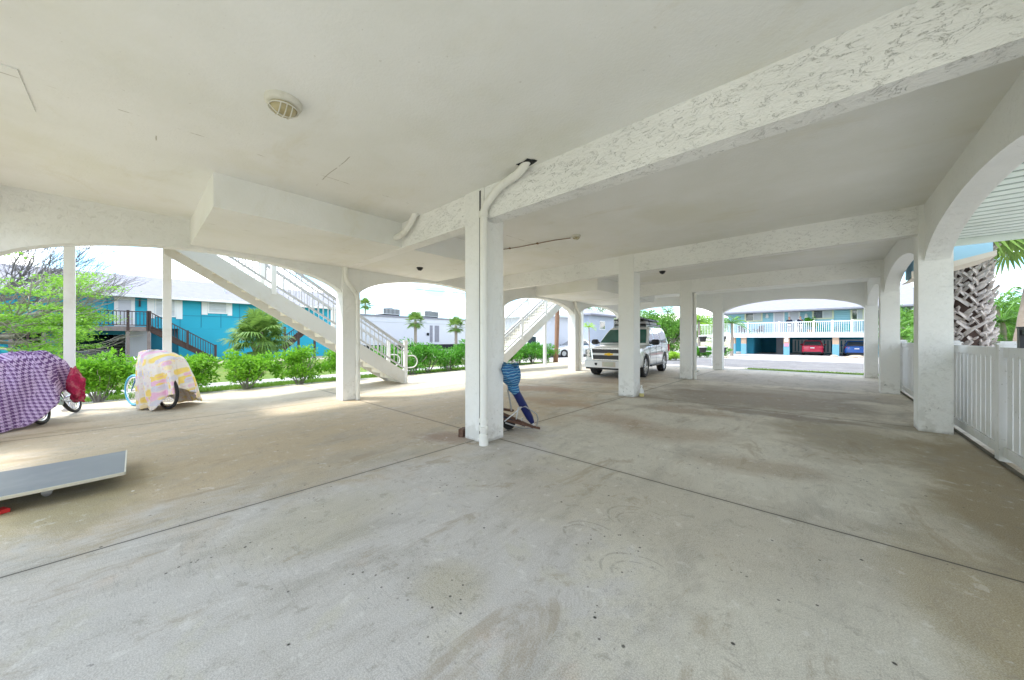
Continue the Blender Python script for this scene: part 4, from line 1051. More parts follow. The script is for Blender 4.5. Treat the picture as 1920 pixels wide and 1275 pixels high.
# load tied on the roof
RM = Matrix.Translation((SVX, SVY, 0)) @ Matrix.Rotation(SVR, 4, 'Z') @ Matrix.Scale(SVS, 4)
t = thing('roof_load', 'grey flat boards and dark bundles strapped on the roof of the white car', 'cargo', RM @ Vector((.1, .9, 1.95)))
M['board'] = plain('silver_grey_board', (.50,.50,.53), .5, .1, 2, bump=.05)
for k, (x0, x1, y0, y1, z, h, mt) in enumerate(((-.62,.70,-.2,2.1,1.95,.05,'black'), (-.58,.66,-.1,1.95,2.01,.09,'board'), (-.5,.55,-.2,1.8,2.09,.05,'black'), (-.55,.70,-.35,2.0,2.14,.06,'black'), (-.5,.5,-.3,1.7,2.20,.05,'board'))):
    mb = MB(); zt = .08*(k/4)
    mb.rings([rrect(abs(x1-x0)/2, y0, y1, z, .10), rrect(abs(x1-x0)/2*.98, y0+.02, y1-.02, z+h, .10)])
    o = mb.build('dark_bundle' if mt == 'black' else 'flat_board', M[mt], None, smooth='auto')
    o.data.transform(RM @ Matrix.Rotation(R((-2, 1, 3, -1.5, 2)[k]), 4, 'Z')); o.data.transform(Matrix.Translation(-t.location)); o.parent = t
for yy in (.1, 1.4):
    mb = MB(); mb.tube([(-.74, yy, 1.93), (-.62, yy, 2.20), (-.4, yy, 2.28), (.4, yy, 2.28), (.66, yy, 2.20), (.74, yy, 1.93)], .012, 6)
    o = mb.build('strap', M['black']); o.data.transform(RM); o.data.transform(Matrix.Translation(-t.location)); o.parent = t

# ---- ordinary cars in the distance
def saloon(name, label, loc, rz, paint, kind='car', H=1.45, L=4.4, W=.88, dark=False, group=None):
    t = thing(name, label, 'car', (0,0,0), group); h = H/1.45; l = L/4.4
    tab = [(-2.2*l, .62*W/.88, .30, .66*h, .70*h), (-2.14*l, .78*W/.88, .22, .70*h, .75*h), (-1.9*l, .86*W/.88, .20, .76*h, .82*h), (-1.0*l, W, .20, .88*h, .94*h), (0, W, .20, .92*h, .96*h),
           (1.3*l, W, .20, .95*h, .98*h), (1.9*l, .87*W/.88, .22, .94*h, .98*h), (2.13*l, .80*W/.88, .28, .90*h, .93*h), (2.2*l, .66*W/.88, .34, .84*h, .88*h)]
    car_body(t, tab, paint, (-1.32*l, 1.30*l), .33)
    lv_ = [(.88*h, .83*W/.88, -1.0*l, 1.85*l), (1.12*h, .76*W/.88, -.55*l, 1.68*l), (1.34*h, .66*W/.88, -.12*l, 1.32*l), (H-.02, .60*W/.88, .05*l, 1.12*l)]
    cabin(t, lv_, paint)
    side_glass(t, lv_, [(-.70*l, .97*h), (.28*l, .97*h), (.26*l, 1.33*h), (-.12*l, 1.33*h)], M['glass'])
    side_glass(t, lv_, [(.36*l, .97*h), (1.30*l, 1.0*h), (1.05*l, 1.32*h), (.34*l, 1.33*h)], M['glass'])
    end_glass(t, lv_, True, .97*h, 1.32*h, .88, .85, M['glass'], 'windscreen'); end_glass(t, lv_, False, .97*h, 1.32*h, .88, .85, M['glass'], 'rear_window')
    for s_ in (-1, 1):
        mb = MB(); mb.prism([(s_*.50, 2.19*l, .86*h), (s_*.80, 2.12*l, .88*h), (s_*.82, 2.10*l, .72*h), (s_*.56, 2.19*l, .72*h)], (0, .02, 0)); mb.build('tail_light', M['red'], t)
        mb = MB(); mb.prism([(s_*.50, -2.19*l, .66*h), (s_*.80, -2.10*l, .70*h), (s_*.82, -2.08*l, .56*h), (s_*.56, -2.19*l, .54*h)], (0, -.02, 0)); mb.build('headlight', M['lens'], t)
        mb = MB(); mb.obox((s_*(W+.08), -.72*l, .98*h), (.18, .10, .12)); mb.build('wing_mirror', paint, t, bevel=.02)
    mb = MB(); mb.box(-.16, .16, 2.205*l, 2.22*l, .66*h, .76*h); mb.build('number_plate', M['white_far'], t)
    mb = MB(); mb.box(-.7, .7, 2.06*l, 2.21*l, .22, .36); mb.box(-.7, .7, -2.2*l, -2.1*l, .2, .34); mb.build('bumper_skirt', M['black'], t, bevel=.02)
    mb = MB(); mb.box(-.5, .5, -2.215*l, -2.18*l, .40*h, .60*h); mb.build('grille', M['grille'], t)
    wheel_set(t, (-1.32*l, 1.30*l), W-.12, .33, .21, M['steel'], 5)
    t.location = loc; t.rotation_euler = (0, 0, rz); return t
M['redpaint'] = plain('red_car_paint', (.62,.012,.06), .25, .05, bump=0, coat=1)
M['bluepaint'] = plain('blue_car_paint', (.02,.12,.45), .25, .05, bump=0, coat=1)
M['blackpaint'] = plain('black_car_paint', (.012,.012,.014), .2, .05, bump=0, coat=1)
M['silverpaint'] = plain('silver_car_paint', (.55,.57,.6), .25, .05, bump=0, coat=1, metal=.4)
YB = 45.4
saloon('parked_car', 'red car seen from behind under the blue apartment building', (on_y(1524, 48.2), 48.6, -.29), math.pi, M['redpaint'], H=1.55)
saloon('parked_car', 'blue car seen from behind at the right end of the blue apartment building', (on_y(1604, 48.2), 48.4, -.29), math.pi, M['bluepaint'], H=1.5)
xh = -34.2
saloon('parked_car', 'big black pickup-like car with chrome bars under the turquoise house', (-37.6, on_x(172, -37), -.29), R(90), M['blackpaint'], H=1.95, L=5.2, W=1.0)
saloon('parked_car', 'dark car beyond the white car, only its nose and screen showing', (-17.6, 27.8, -.28), R(-28), M['silverpaint'], H=1.6)
saloon('parked_car', 'red car behind the white fence on the far right', (8.2, 20.5, -.28), R(80), M['redpaint'], H=1.5)
saloon('parked_car', 'dark blue car behind the fence beside the rough palm trunk', (9.3, 17.6, -.28), R(95), M['bluepaint'], H=1.4)

# ------------------------------------------------------------------ greenery
M['shrub'] = foliage('shrub_leaves', (.07,.24,.015), (.26,.55,.04), .4)
M['hedge'] = foliage('hedge_leaves', (.04,.17,.015), (.14,.42,.04), .35)
M['palm'] = foliage('fan_palm_leaves', (.05,.13,.03), (.24,.38,.08), .3)
M['greens'] = foliage('tropical_leaves', (.03,.12,.015), (.18,.38,.05), .35)
M['lime'] = foliage('lime_leaves', (.20,.42,.03), (.45,.66,.08), .45)
M['flamboyant'] = foliage('feathery_tree_leaves', (.07,.24,.02), (.32,.58,.07), .45)
M['bark'] = plain('grey_bark', (.26,.23,.20), .95, .25, 6, bump=.5, bscale=25)
M['twig'] = plain('bare_twigs', (.30,.27,.25), .95, .2, 6, bump=.2)
M['twig_dark'] = plain('dark_twigs', (.16,.15,.15), .95, .2, 6, bump=.2)
M['trunk_smooth'] = plain('smooth_palm_trunk', (.30,.25,.21), .9, .2, 5, bump=.5, bscale=18, dirt=(.42,.37,.32), dscale=6)
M['trunk_brown'] = plain('brown_trunk', (.30,.17,.11), .9, .25, 5, bump=.4, bscale=18)

def clump_points(c, r, n, nclump, cr=.33, hollow=.45):
    """points scattered on clumps that fill an ellipsoid c, r"""
    c = np.array(c); r = np.array(r)
    d = RNG.normal(size=(nclump, 3)); d /= np.linalg.norm(d, axis=1)[:, None]
    rad = RNG.uniform(hollow, 1.0, size=(nclump, 1)); cc = d*rad
    idx = RNG.integers(0, nclump, size=n)
    e = RNG.normal(size=(n, 3)); e /= np.linalg.norm(e, axis=1)[:, None]
    p = cc[idx]+e*cr*RNG.uniform(.35, 1.0, size=(n, 1))*RNG.uniform(.7, 1.2, size=(nclump, 1))[idx]
    return c+p*r, e
def stems(mb, base, top, r, n, r0, seed):
    rs = random.Random(seed)
    for k in range(n):
        a = rs.uniform(0, 2*math.pi); q = rs.uniform(.2, .75)
        e = Vector(top)+Vector((math.cos(a)*r[0]*q, math.sin(a)*r[1]*q, rs.uniform(-.1, .5)*r[2]))
        b = Vector(base)+Vector((math.cos(a)*.06, math.sin(a)*.06, 0)); m_ = b.lerp(e, .5)+Vector((rs.uniform(-.05,.05), rs.uniform(-.05,.05), .05))
        mb.tube([b, m_, e], [r0, r0*.75, r0*.35], 6)
def shrub(x, y, w, h, label, n=4200, leaf=.088, mat='shrub', name='shrub', group='green shrubs along the edge of the slab', seed=0):
    z0 = gz(x, y)
    t = thing(name, label, 'shrub', (x, y, z0), group)
    mb = MB(); stems(mb, (x, y, z0), (x, y, z0+h*.5), (w, w, h*.45), 14, .014, seed); mb.build('stems', M['twig'], t)
    p, e = clump_points((x, y, z0+h*.60), (w*random.uniform(.85, 1.05), w*random.uniform(.85, 1.1), h*.46), n, random.choice([24, 30, 38]), .32, .35)
    q = leaves(p, leaf, e, 0, .55)
    quads_mesh('foliage', q, M[mat], t); return t
sy = [(-.55, .72, 1.12), (.95, .66, 1.05), (2.2, .76, 1.08), (3.55, .74, 1.15), (4.85, .70, 1.22)]
lab = ['round green shrub left of the yellow covered bicycle', 'green shrub just right of the yellow covered bicycle', 'green shrub standing alone below the short fan palm',
       'green shrub left of the second column row, under the stairs', 'green shrub half behind the column with two drain pipes on the left']
for k, (y, w, h) in enumerate(sy):
    shrub(-12.35, y, w, h, lab[k], seed=k)
y = 6.6; k = 0
while y < 17.5:
    where = 'beside the stair foot' if y < 11 else 'beyond the stairs'
    ordn = ['first', 'second', 'third', 'fourth', 'fifth', 'sixth', 'seventh', 'eighth', 'ninth', 'tenth', 'eleventh', 'twelfth'][k]
    shrub(-12.6+.2*math.sin(k*2.1), y, .85, 1.22+.1*math.sin(k*1.7), ordn+' bush from the left in the dense green hedge '+where, 3000, .09, 'hedge', 'hedge_bush', 'bushes of the dense hedge', k+20)
    y += 1.0; k += 1

def tree_branches(mb, p, d, L, r, depth, rs, tips, spread=.6, up=.15, nb=3, seg=5):
    """a branching limb; collects its tips"""
    pts = [Vector(p)]; d = Vector(d).normalized(); n_ = 4
    for i in range(n_):
        d = (d+Vector((rs.uniform(-.2,.2), rs.uniform(-.2,.2), rs.uniform(-.12,.16)+up*.1))).normalized()
        pts.append(pts[-1]+d*L/n_)
    mb.tube(pts, [r*(1-.45*i/n_) for i in range(n_+1)], seg if depth > 1 else 4, cap=False)
    if depth == 0: tips.append((pts[-1], d)); return
    if depth <= 2: tips.append((pts[-1], d))
    for k in range(nb):
        a = rs.uniform(.35, 1.0)*spread*(1 if k % 2 else -1)
        ax = Vector((rs.uniform(-.5,.5), rs.uniform(-.5,.5), 1)).normalized()
        nd = Matrix.Rotation(a, 3, ax) @ d; nd.z += rs.uniform(-.18, .28)+up
        q = pts[rs.choice([2, 3, 4, 4])]
        tree_branches(mb, q, nd, L*rs.uniform(.6, .85), r*.55, depth-1, rs, tips, spread, up, nb, seg)

def broad_tree(name, label, x, y, h, r, mat, n=9000, leaf=.28, trunk='bark', group=None, cz=None, flat=.75, hollow=.45, nclump=60):
    z0 = gz(x, y)
    t = thing(name, label, 'tree', (x, y, z0), group)
    mb = MB(); rs = random.Random(int(x*10+y)); tips = []
    top = z0+(cz or h-r*flat)
    mb.tube([(x, y, z0), (x+rs.uniform(-.2,.2), y, z0+(top-z0)*.5), (x, y, top)], [.22*h/7, .16*h/7, .08*h/7], 8)
    for k in range(7):
        a = 2*math.pi*k/7; mb.tube([(x, y, z0+(top-z0)*rs.uniform(.4, .8)), (x+math.cos(a)*r*.45, y+math.sin(a)*r*.45, top), (x+math.cos(a)*r*.8, y+math.sin(a)*r*.8, top+r*.3*rs.uniform(-.5, 1))], [.09*h/7, .06*h/7, .02], 5)
    mb.build('trunk', M[trunk], t, smooth='auto')
    p, e = clump_points((x, y, top), (r, r, r*flat), n, nclump, .26, hollow)
    quads_mesh('crown', leaves(p, leaf, e, 0, .5), M[mat], t)
    return t

# fan palms ---------------------------------------------------------
def fan_frond(c, d, size, nseg=22, droop=.5, rs=random):
    """petiole and fan of narrow blades: returns quads"""
    d = Vector(d).normalized(); side = d.cross(Vector((0,0,1)))
    side = side.normalized() if side.length > .1 else Vector((1,0,0))
    up = side.cross(d); Q = []
    c = Vector(c); hub = c+d*size*.75+Vector((0,0,-.05*size))
    w = size*.014
    Q.append([c-side*w, c+side*w, hub+side*w, hub-side*w])
    for k in range(nseg):
        a = (k/(nseg-1)-.5)*math.radians(230)
        v = (d*math.cos(a)+side*math.sin(a)+up*.12*math.cos(a)).normalized()
        l = size*(.78-.22*abs(a)/2)*rs.uniform(.9, 1.05)
        m_ = hub+v*l*.55+Vector((0,0,-droop*.10*size)); e = hub+v*l+Vector((0,0,-droop*size*(.35+.15*rs.random())))
        s2 = v.cross(up).normalized()*size*.035
        Q.append([hub, m_-s2, e, m_+s2])
    return Q
def fan_palm(name, label, x, y, crown_z, size, trunk_r=.14, nf=26, trunk='trunk_smooth', group=None, trunks=1, droop=.6, cat='palm tree', z0=None, low=-.55):
    z0 = gz(x, y) if z0 is None else z0
    t = thing(name, label, cat, (x, y, z0), group); rs = random.Random(int(abs(x*7+y*3)))
    Q = []
    for k in range(trunks):
        dx, dy = ((0, 0) if trunks == 1 else (math.cos(k*2.1)*.35, math.sin(k*2.1)*.35))
        cz_ = crown_z*1.0-(0 if k == 0 else .35*k)
        mb = MB(); n_ = 10
        mb.tube([(x+dx*u, y+dy*u, z0-.05+(cz_-z0+.05)*u) for u in [i/n_ for i in range(n_+1)]], [trunk_r*(1.15-.2*i/n_+.05*(i % 2)) for i in range(n_+1)], 10); mb.build('trunk', M[trunk], t, smooth='auto')
        for i in range(nf):
            a = i*2.39996; el = low+(1.45-low)*((i+.5)/nf)**.8
            dd = (math.cos(a)*math.cos(el), math.sin(a)*math.cos(el), math.sin(el))
            Q += fan_frond((x+dx, y+dy, cz_), dd, size*rs.uniform(.85, 1.1), 20, droop*(1.2-.4*max(0, el)), rs)
    quads_mesh('crown', [[tuple(p) for p in q] for q in Q], M['palm'], t)
    return t
def feather_frond(c, d, L, n=22, droop=.8, w=.28, rs=random):
    d = Vector(d).normalized(); Q = []; c = Vector(c); pts = []
    hd = Vector((d.x, d.y, 0)); hd = hd.normalized() if hd.length > .05 else Vector((1,0,0))
    for i in range(n+1):
        u = i/n; pts.append(c+d*L*u*(1-.15*u)+Vector((0,0,-droop*L*.55*u*u)))
    side = hd.cross(Vector((0,0,1)))
    for i in range(n):
        a, b = pts[i], pts[i+1]; ww = L*.006
        Q.append([a-side*ww, a+side*ww, b+side*ww, b-side*ww])
        u = i/n; l = L*w*math.sin(math.pi*(.12+.86*u))**.7
        for s_ in (-1, 1):
            v = (side*s_+hd*.45+Vector((0,0,-.35-.3*rs.random()))).normalized()*l
            Q.append([a, a+v*.5+hd*L*.014, a+v, a+v*.5-hd*L*.014])
    return Q
def feather_palm(name, label, x, y, crown_z, L, nf=16, trunk_r=.12, mat='greens', trunk='trunk_smooth', group=None, low=-.1, droop=.8):
    z0 = gz(x, y); t = thing(name, label, 'palm tree', (x, y, z0), group); rs = random.Random(int(abs(x*5+y*9)))
    mb = MB(); mb.tube([(x, y, z0-.05), (x+.05, y, (z0+crown_z)/2), (x, y, crown_z)], [trunk_r*1.2, trunk_r, trunk_r*.8], 10); mb.build('trunk', M[trunk], t, smooth='auto')
    Q = []
    for i in range(nf):
        a = i*2.39996+rs.uniform(-.2,.2); el = low+(1.35-low)*((i+.5)/nf)
        Q += feather_frond((x, y, crown_z), (math.cos(a)*math.cos(el), math.sin(a)*math.cos(el), math.sin(el)), L*rs.uniform(.85, 1.1), 22, droop, .26, rs)
    quads_mesh('crown', [[tuple(p) for p in q] for q in Q], M[mat], t); return t

# short clustered fan palm before the turquoise house
x_, y_ = spot(486, 23.5)
fan_palm('fan_palm', 'short bushy fan palm with several trunks in front of the turquoise house', x_, y_, 1.85, 1.42, .15, 24, trunks=3, droop=.75)
for px_, d_, cz_, s_, lb in ((779, 41, 3.55, .82, 'round headed fan palm, left of the two in front of the long white building'), (855, 40, 2.9, .78, 'round headed fan palm, right of the two in front of the long white building'), (685, 75, 8.9, 1.0, 'small distant palm top showing above the white stair rail')):
    x_, y_ = spot(px_, d_); fan_palm('fan_palm', lb, x_, y_, cz_, s_*1.15, .16, 40, droop=.22, low=-1.0)
# tree reaching in from the left: bright feathery leaves on long limbs
rs = random.Random(5)
x_, y_ = spot(-170, 11.5)
t = thing('spreading_tree', 'spreading tree at the far left with long pale limbs and bright feathery leaves', 'tree', (x_, y_, gz(x_, y_)))
mb = MB(); tips = []
mb.tube([(x_, y_, gz(x_, y_)-.1), (x_+.1, y_+.1, .8), (x_+.2, y_+.3, 1.3)], [.22, .17, .14], 10)
for k, (dx, dy, dz) in enumerate(((.10, 1, .22), (-.25, 1, .35), (.30, 1, .10), (-.1, 1, .55), (.45, .8, .3), (-.5, 1, .2), (.1, 1, .38), (-.3, .9, .05), (.2, 1, 0.0), (0, .8, -.05))):
    tree_branches(mb, (x_+.2, y_+.3, 1.25), (dx, dy, dz), 2.0, .075, 3, rs, tips, .7, .03, 3)
mb.build('limbs', M['twig'], t, smooth='auto')
P_ = []; 
for (q, d) in tips:
    if q.z > 2.3 and rs.random() < .8: continue
    if rs.random() < .30: continue
    if 960+F*(CA*q.x+CB*q.y)/depth(q.x, q.y) > (150 if q.z < 2.2 and rs.random() < .7 else 215): continue
    m_ = rs.randint(90, 190)
    pp_ = RNG.normal(size=(m_, 3))*np.array([.27, .27, .06])+np.array(q); P_.append(pp_)
P_ = np.concatenate(P_); quads_mesh('crown', leaves(P_, .10, None, .75, .45), M['flamboyant'], t)
x_, y_ = spot(-130, 18)
t = thing('bare_tree', 'leafless grey tree with a tangle of fine twigs, top left under the arch', 'tree', (x_, y_, gz(x_, y_)))
mb = MB(); tips = []; rs = random.Random(9)
mb.tube([(x_, y_, gz(x_, y_)-.1), (x_+.1, y_+.2, 1.4), (x_+.15, y_+.4, 2.6)], [.28, .22, .17], 10)
for (dx, dy, dz) in ((.1, 1, .55), (-.4, 1, .5), (.5, 1, .7), (0, 1, .3), (.3, .8, 1.0), (-.2, 1, .9), (.1, 1, .15), (-.5, .7, .8)):
    tree_branches(mb, (x_+.15, y_+.4, 2.5), (dx, dy, dz), 3.0, .09, 4, rs, tips, .75, .05, 3, 4)
mb.build('limbs', M['twig_dark'], t)
for k, (px_, d_, h, r, mt, nm) in enumerate(((28, 48, 4.2, 3.2, 'greens', 'dark leafy tree behind the brown deck at the left edge'), (95, 60, 4.6, 3.0, 'greens', 'leafy tree seen under the brown deck of the turquoise house'),
      (-60, 30, 5.2, 3.2, 'greens', 'leafy tree just outside the left edge behind the bare tree'))):
    x_, y_ = spot(px_, d_); broad_tree('leafy_tree', nm, x_, y_, h, r, mt, 5000, .25, group='leafy trees behind the turquoise house')
# greenery beyond the white car and the far arches
for k, (px_, d_, h, r, mt, n_, lb) in enumerate((
    (1232, 40, 4.7, 2.6, 'greens', 7000, 'leafy tree right behind the roof load of the white car'), (1262, 36, 4.0, 2.2, 'greens', 6000, 'leafy tree in the gap between the white car and the third column'),
    (1205, 58, 6.2, 3.0, 'greens', 6000, 'tall leafy tree rising behind the white car'), (1340, 62, 6.0, 3.2, 'greens', 5000, 'leafy tree behind the lattice stair left of the blue apartments'),
    (1305, 52, 5.2, 2.4, 'lime', 5000, 'bright leafy tree seen just right of the third column'))):
    x_, y_ = spot(px_, d_); broad_tree('leafy_tree', lb, x_, y_, h, r, mt, n_, .26, group='leafy trees beyond the far arches')
x_, y_ = spot(1310, 33); feather_palm('feather_palm', 'feathery palm left of the fourth column by the far street', x_, y_, 3.1, 1.7, 16, .12, 'greens')
x_, y_ = spot(1372, 34); feather_palm('feather_palm', 'feathery palm just right of the fourth column before the blue apartments', x_, y_, 3.0, 1.9, 16, .12, 'greens', droop=1.0)
x_, y_ = spot(1252, 44); feather_palm('feather_palm', 'tall feathery palm standing above the trees behind the white car', x_, y_, 4.9, 1.6, 16, .12, 'greens')
x_, y_ = spot(1104, 27); feather_palm('feather_palm', 'small yellow-green palm in front of the pale grey house', x_, y_, 2.35, .85, 16, .05, 'lime')
x_, y_ = spot(1260, 30)
for k, (px_, d_) in enumerate(((1300, 31), (1313, 31), (1326, 31), (1343, 31), (1356, 31))):
    x_, y_ = spot(px_, d_); shrub(x_, y_, .62, .95, ['leftmost', 'second', 'middle', 'fourth', 'rightmost'][k]+' low round bush in the short row before the lattice stair', 900, .13, 'hedge', 'round_bush', 'low bushes before the lattice stair', 60+k)
for k, (px_, d_) in enumerate(((1244, 27), (1256, 27), (1266, 27))):
    x_, y_ = spot(px_, d_); shrub(x_, y_, .5, .6, ['left', 'middle', 'right'][k]+' low lime plant beyond the tail of the white car', 900, .12, 'lime', 'garden_plant', 'low lime plants beyond the white car', 80+k)
x_, y_ = spot(1118, 62)
t = thing('bare_tree', 'leafless dark tree above the white roof beyond the far arch', 'tree', (x_, y_, -.3))
mb = MB(); tips = []; rs = random.Random(21)
mb.tube([(x_, y_, -.4), (x_, y_, 4.0)], [.3, .2], 8)
for k in range(6):
    a = k*1.05; tree_branches(mb, (x_, y_, 3.9), (math.cos(a), math.sin(a), 1.0), 2.0, .10, 3, rs, tips, .8, .1, 3, 4)
mb.build('limbs', M['twig_dark'], t)
quads_mesh('leaf_tufts', leaves(np.concatenate([RNG.normal(size=(14, 3))*.3+np.array(q) for q, d in tips[::2]]), .22, None, 0, .5), M['greens'], t)
# right side: rough palm trunk with crossed leaf bases, leaning smooth palm, jungle
def rough_palm(x, y):
    t = thing('cabbage_palm', 'cabbage palm with a rough trunk of crossed old leaf bases beyond the white fence', 'palm tree', (x, y, gz(x, y)))
    z0 = gz(x, y); H = 4.6
    mb = MB(); mb.tube([(x, y, z0-.1), (x, y, H)], [.30, .33], 16); mb.build('trunk', M['trunk_core'], t, smooth='auto')
    mb = MB(); rows = 34; rs = random.Random(4)
    for j in range(rows):
        z = z0+.15+(H-z0-.3)*j/rows
        for k in range(9):
            a = 2*math.pi*(k+.5*(j % 2))/9+rs.uniform(-.16, .16)
            tang = Vector((-math.sin(a), math.cos(a), 0)); out = Vector((math.cos(a), math.sin(a), 0)); b = Vector((x, y, z))+out*.31
            L = rs.uniform(.14, .40)
            for s_ in (-1, 1):      # each old leaf base splits into a pair of straps crossing its neighbours
                e = b+tang*s_*L*.62+Vector((0,0,L*.62))+out*rs.uniform(.02, .16)
                m_ = b.lerp(e, .5)+out*.05
                w = .034*rs.uniform(.6, 1.35)
                up = Vector((0,0,1))*w-tang*s_*w*.6
                V = [b-up, m_-up, e-up*.6, e+up*.6, m_+up, b+up]
                mb.prism([tuple(v) for v in V], tuple(out*.022))
    mb.build('leaf_bases', M['boots'], t)
    Q = []
    for i in range(26):
        a = i*2.39996; el = -.7+2.0*((i+.5)/26)
        Q += fan_frond((x, y, H), (math.cos(a)*math.cos(el), math.sin(a)*math.cos(el), math.sin(el)), 1.25, 22, .8, rs)
    quads_mesh('crown', [[tuple(p) for p in q] for q in Q], M['palm'], t)
M['boots'] = plain('old_leaf_bases', (.52,.47,.44), .9, .35, 7, bump=.3, bscale=30, dirt=(.22,.17,.14), dscale=5)
M['trunk_core'] = plain('fibrous_trunk', (.09,.06,.05), .95, .4, 12, bump=.5)
x_, y_ = spot(1812, 9.2); rough_palm(x_, y_)
x_, y_ = spot(1908, 10.5); z0 = gz(x_, y_)
t = thing('leaning_palm', 'smooth grey palm trunk leaning right at the right edge', 'palm tree', (x_, y_, z0))
mb = MB(); ex, ey = spot(1945, 10.5); n_ = 16
pts = [(x_+(ex-x_)*(-.25+1.6*(i/n_)), y_+(ey-y_)*(-.25+1.6*(i/n_)), z0+(4.9-z0)*i/n_) for i in range(n_+1)]
mb.tube(pts, [.17-.04*i/n_+.006*(i % 2) for i in range(n_+1)], 14); mb.build('trunk', M['trunk_smooth'], t, smooth='auto')
Q = []; rs = random.Random(3)
for i in range(24):
    a = i*2.39996; el = -.8+2.1*((i+.5)/24)
    Q += fan_frond(pts[-1], (math.cos(a)*math.cos(el), math.sin(a)*math.cos(el), math.sin(el)), 1.3, 22, .9, rs)
quads_mesh('crown', [[tuple(p) for p in q] for q in Q], M['palm'], t)
for k, (px_, d_, cz_, L) in enumerate(((1800, 13.5, 1.6, 1.6), (1880, 13, 2.1, 1.7), (1940, 13, 1.5, 1.6), (1870, 16, 2.9, 1.9), (1895, 12, 1.2, 1.4), (1760, 17, 2.3, 1.8), (1690, 24, 1.6, 1.7))):
    x_, y_ = spot(px_, d_)
    feather_palm('feather_palm', ['feathery palm left of the rough palm trunk', 'feathery palm between the rough trunk and the leaning trunk', 'feathery palm at the right edge behind the leaning trunk', 'tall feathery palm above the others behind the rough palm trunk',
       'low feathery palm in front of the leaning trunk', 'feathery palm hidden mostly behind the nearest right column', 'feathery palm seen through the small right arch'][k], x_, y_, cz_, L, 20, .08, 'greens', group='feathery palms beyond the fence', low=-.5, droop=.7)
for k, (px_, d_, h, r) in enumerate(((1700, 30, 4.6, 2.4), (1745, 26, 4.2, 2.4), (1810, 21, 3.9, 2.3), (1880, 19, 4.0, 2.2), (1950, 18, 3.6, 2.2))):
    x_, y_ = spot(px_, d_); broad_tree('leafy_tree', ['leafy tree seen through the small right arch above the fence', 'leafy tree behind the nearest right column', 'leafy tree behind the rough palm trunk', 'leafy tree between the two palm trunks', 'leafy tree past the right edge'][k], x_, y_, h, r, 'greens', 6000, .2, group='leafy trees beyond the fence', nclump=50)
x_, y_ = spot(1690, 38); fan_palm('fan_palm', 'ragged fan palm with brown skirt seen through the small right arch', x_, y_, 3.6, 1.3, .2, 30, droop=.9, trunk='trunk_brown')
x_, y_ = spot(1041, 21)
t = thing('tree_trunk', 'bare brown tree trunk beside the slim white post beyond the hedge', 'tree', (x_, y_, -.3))
mb = MB(); mb.tube([(x_, y_, -.4), (x_+.1, y_, 1.0), (x_+.08, y_+.1, 2.6), (x_+.1, y_+.2, 5)], [.17, .13, .14, .1], 10); mb.build('trunk', M['trunk_brown'], t, smooth='auto')
p, e = clump_points((x_+.2, y_+.2, 6.0), (2, 2, 1.2), 4000, 40, .26, .4); quads_mesh('crown', leaves(p, .2, e, 0, .5), M['greens'], t)
# a scatter of grass blades on the lawn strip and verge
def tufts(name, pts, label, hgt=.07):
    P_ = np.array(pts); n_ = len(P_); a = RNG.uniform(0, 2*np.pi, n_); s = np.stack([np.cos(a), np.sin(a), np.zeros(n_)], 1)*.008
    tip = np.stack([RNG.normal(size=n_)*.02, RNG.normal(size=n_)*.02, RNG.uniform(.5, 1.3, n_)*hgt], 1)
    q = np.stack([P_-s, P_+s, P_+tip+s*.1, P_+tip-s*.1], 1)
    o = quads_mesh(name, q, M['grassblade']); props(o, label, 'grass', kind='stuff'); return o
M['grassblade'] = foliage('grass_blades', (.08,.18,.02), (.22,.36,.05), .3)
pts = []
for _ in range(26000):
    x = random.uniform(-14.3, -12.45); y = random.uniform(-4, 16); pts.append((x, y, gz(x, y)+.01))
for _ in range(5000):
    x = random.uniform(-3.0, 3.2); y = random.gauss(21.7, .5); pts.append((x, y, gz(x, y)+.02))
tufts('grass', pts, 'short green grass on the strip behind the shrubs')

# ------------------------------------------------------------------ houses
M['turq'] = plain('turquoise_boarding', (.02,.37,.52), .65, .06, .8, bump=0)
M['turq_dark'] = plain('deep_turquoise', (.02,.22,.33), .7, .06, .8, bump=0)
M['roofgrey'] = plain('pale_grey_shingle', (.24,.24,.275), .9, .15, 3, bump=.3, bscale=6, dirt=(.19,.19,.22), dscale=2)
M['deckwood'] = plain('dark_brown_deck_wood', (.065,.04,.035), .8, .35, 5, bump=.15)
M['deckgrey'] = plain('weathered_deck_board', (.22,.18,.17), .85, .3, 5, bump=.15)
M['curtain'] = plain('window_blind', (.55,.58,.60), .7, .15, 3, bump=0)
M['paleblue'] = plain('pale_blue_wall', (.34,.60,.68), .7, .05, 1, bump=0)
M['commercial'] = plain('pale_lilac_wall', (.58,.59,.64), .8, .04, 1, bump=0)
M['orange'] = plain('tan_pillar_paint', (.48,.33,.23), .7, .1, 2, bump=0)
M['pillarblue'] = plain('blue_pillar_paint', (.16,.36,.48), .7, .08, 2, bump=0)
M['tealchair'] = plain('teal_chair_paint', (.02,.45,.46), .5, .08, bump=0)
M['greychair'] = plain('dark_grey_chair_paint', (.05,.06,.09), .6, .1, bump=0)
M['pinksign'] = plain('pink_sign', (.75,.25,.35), .5, .1, bump=0)
M['lampwhite'] = plain('sconce_glass', (.8,.8,.78), .3, .03, bump=0)
G0 = -.3
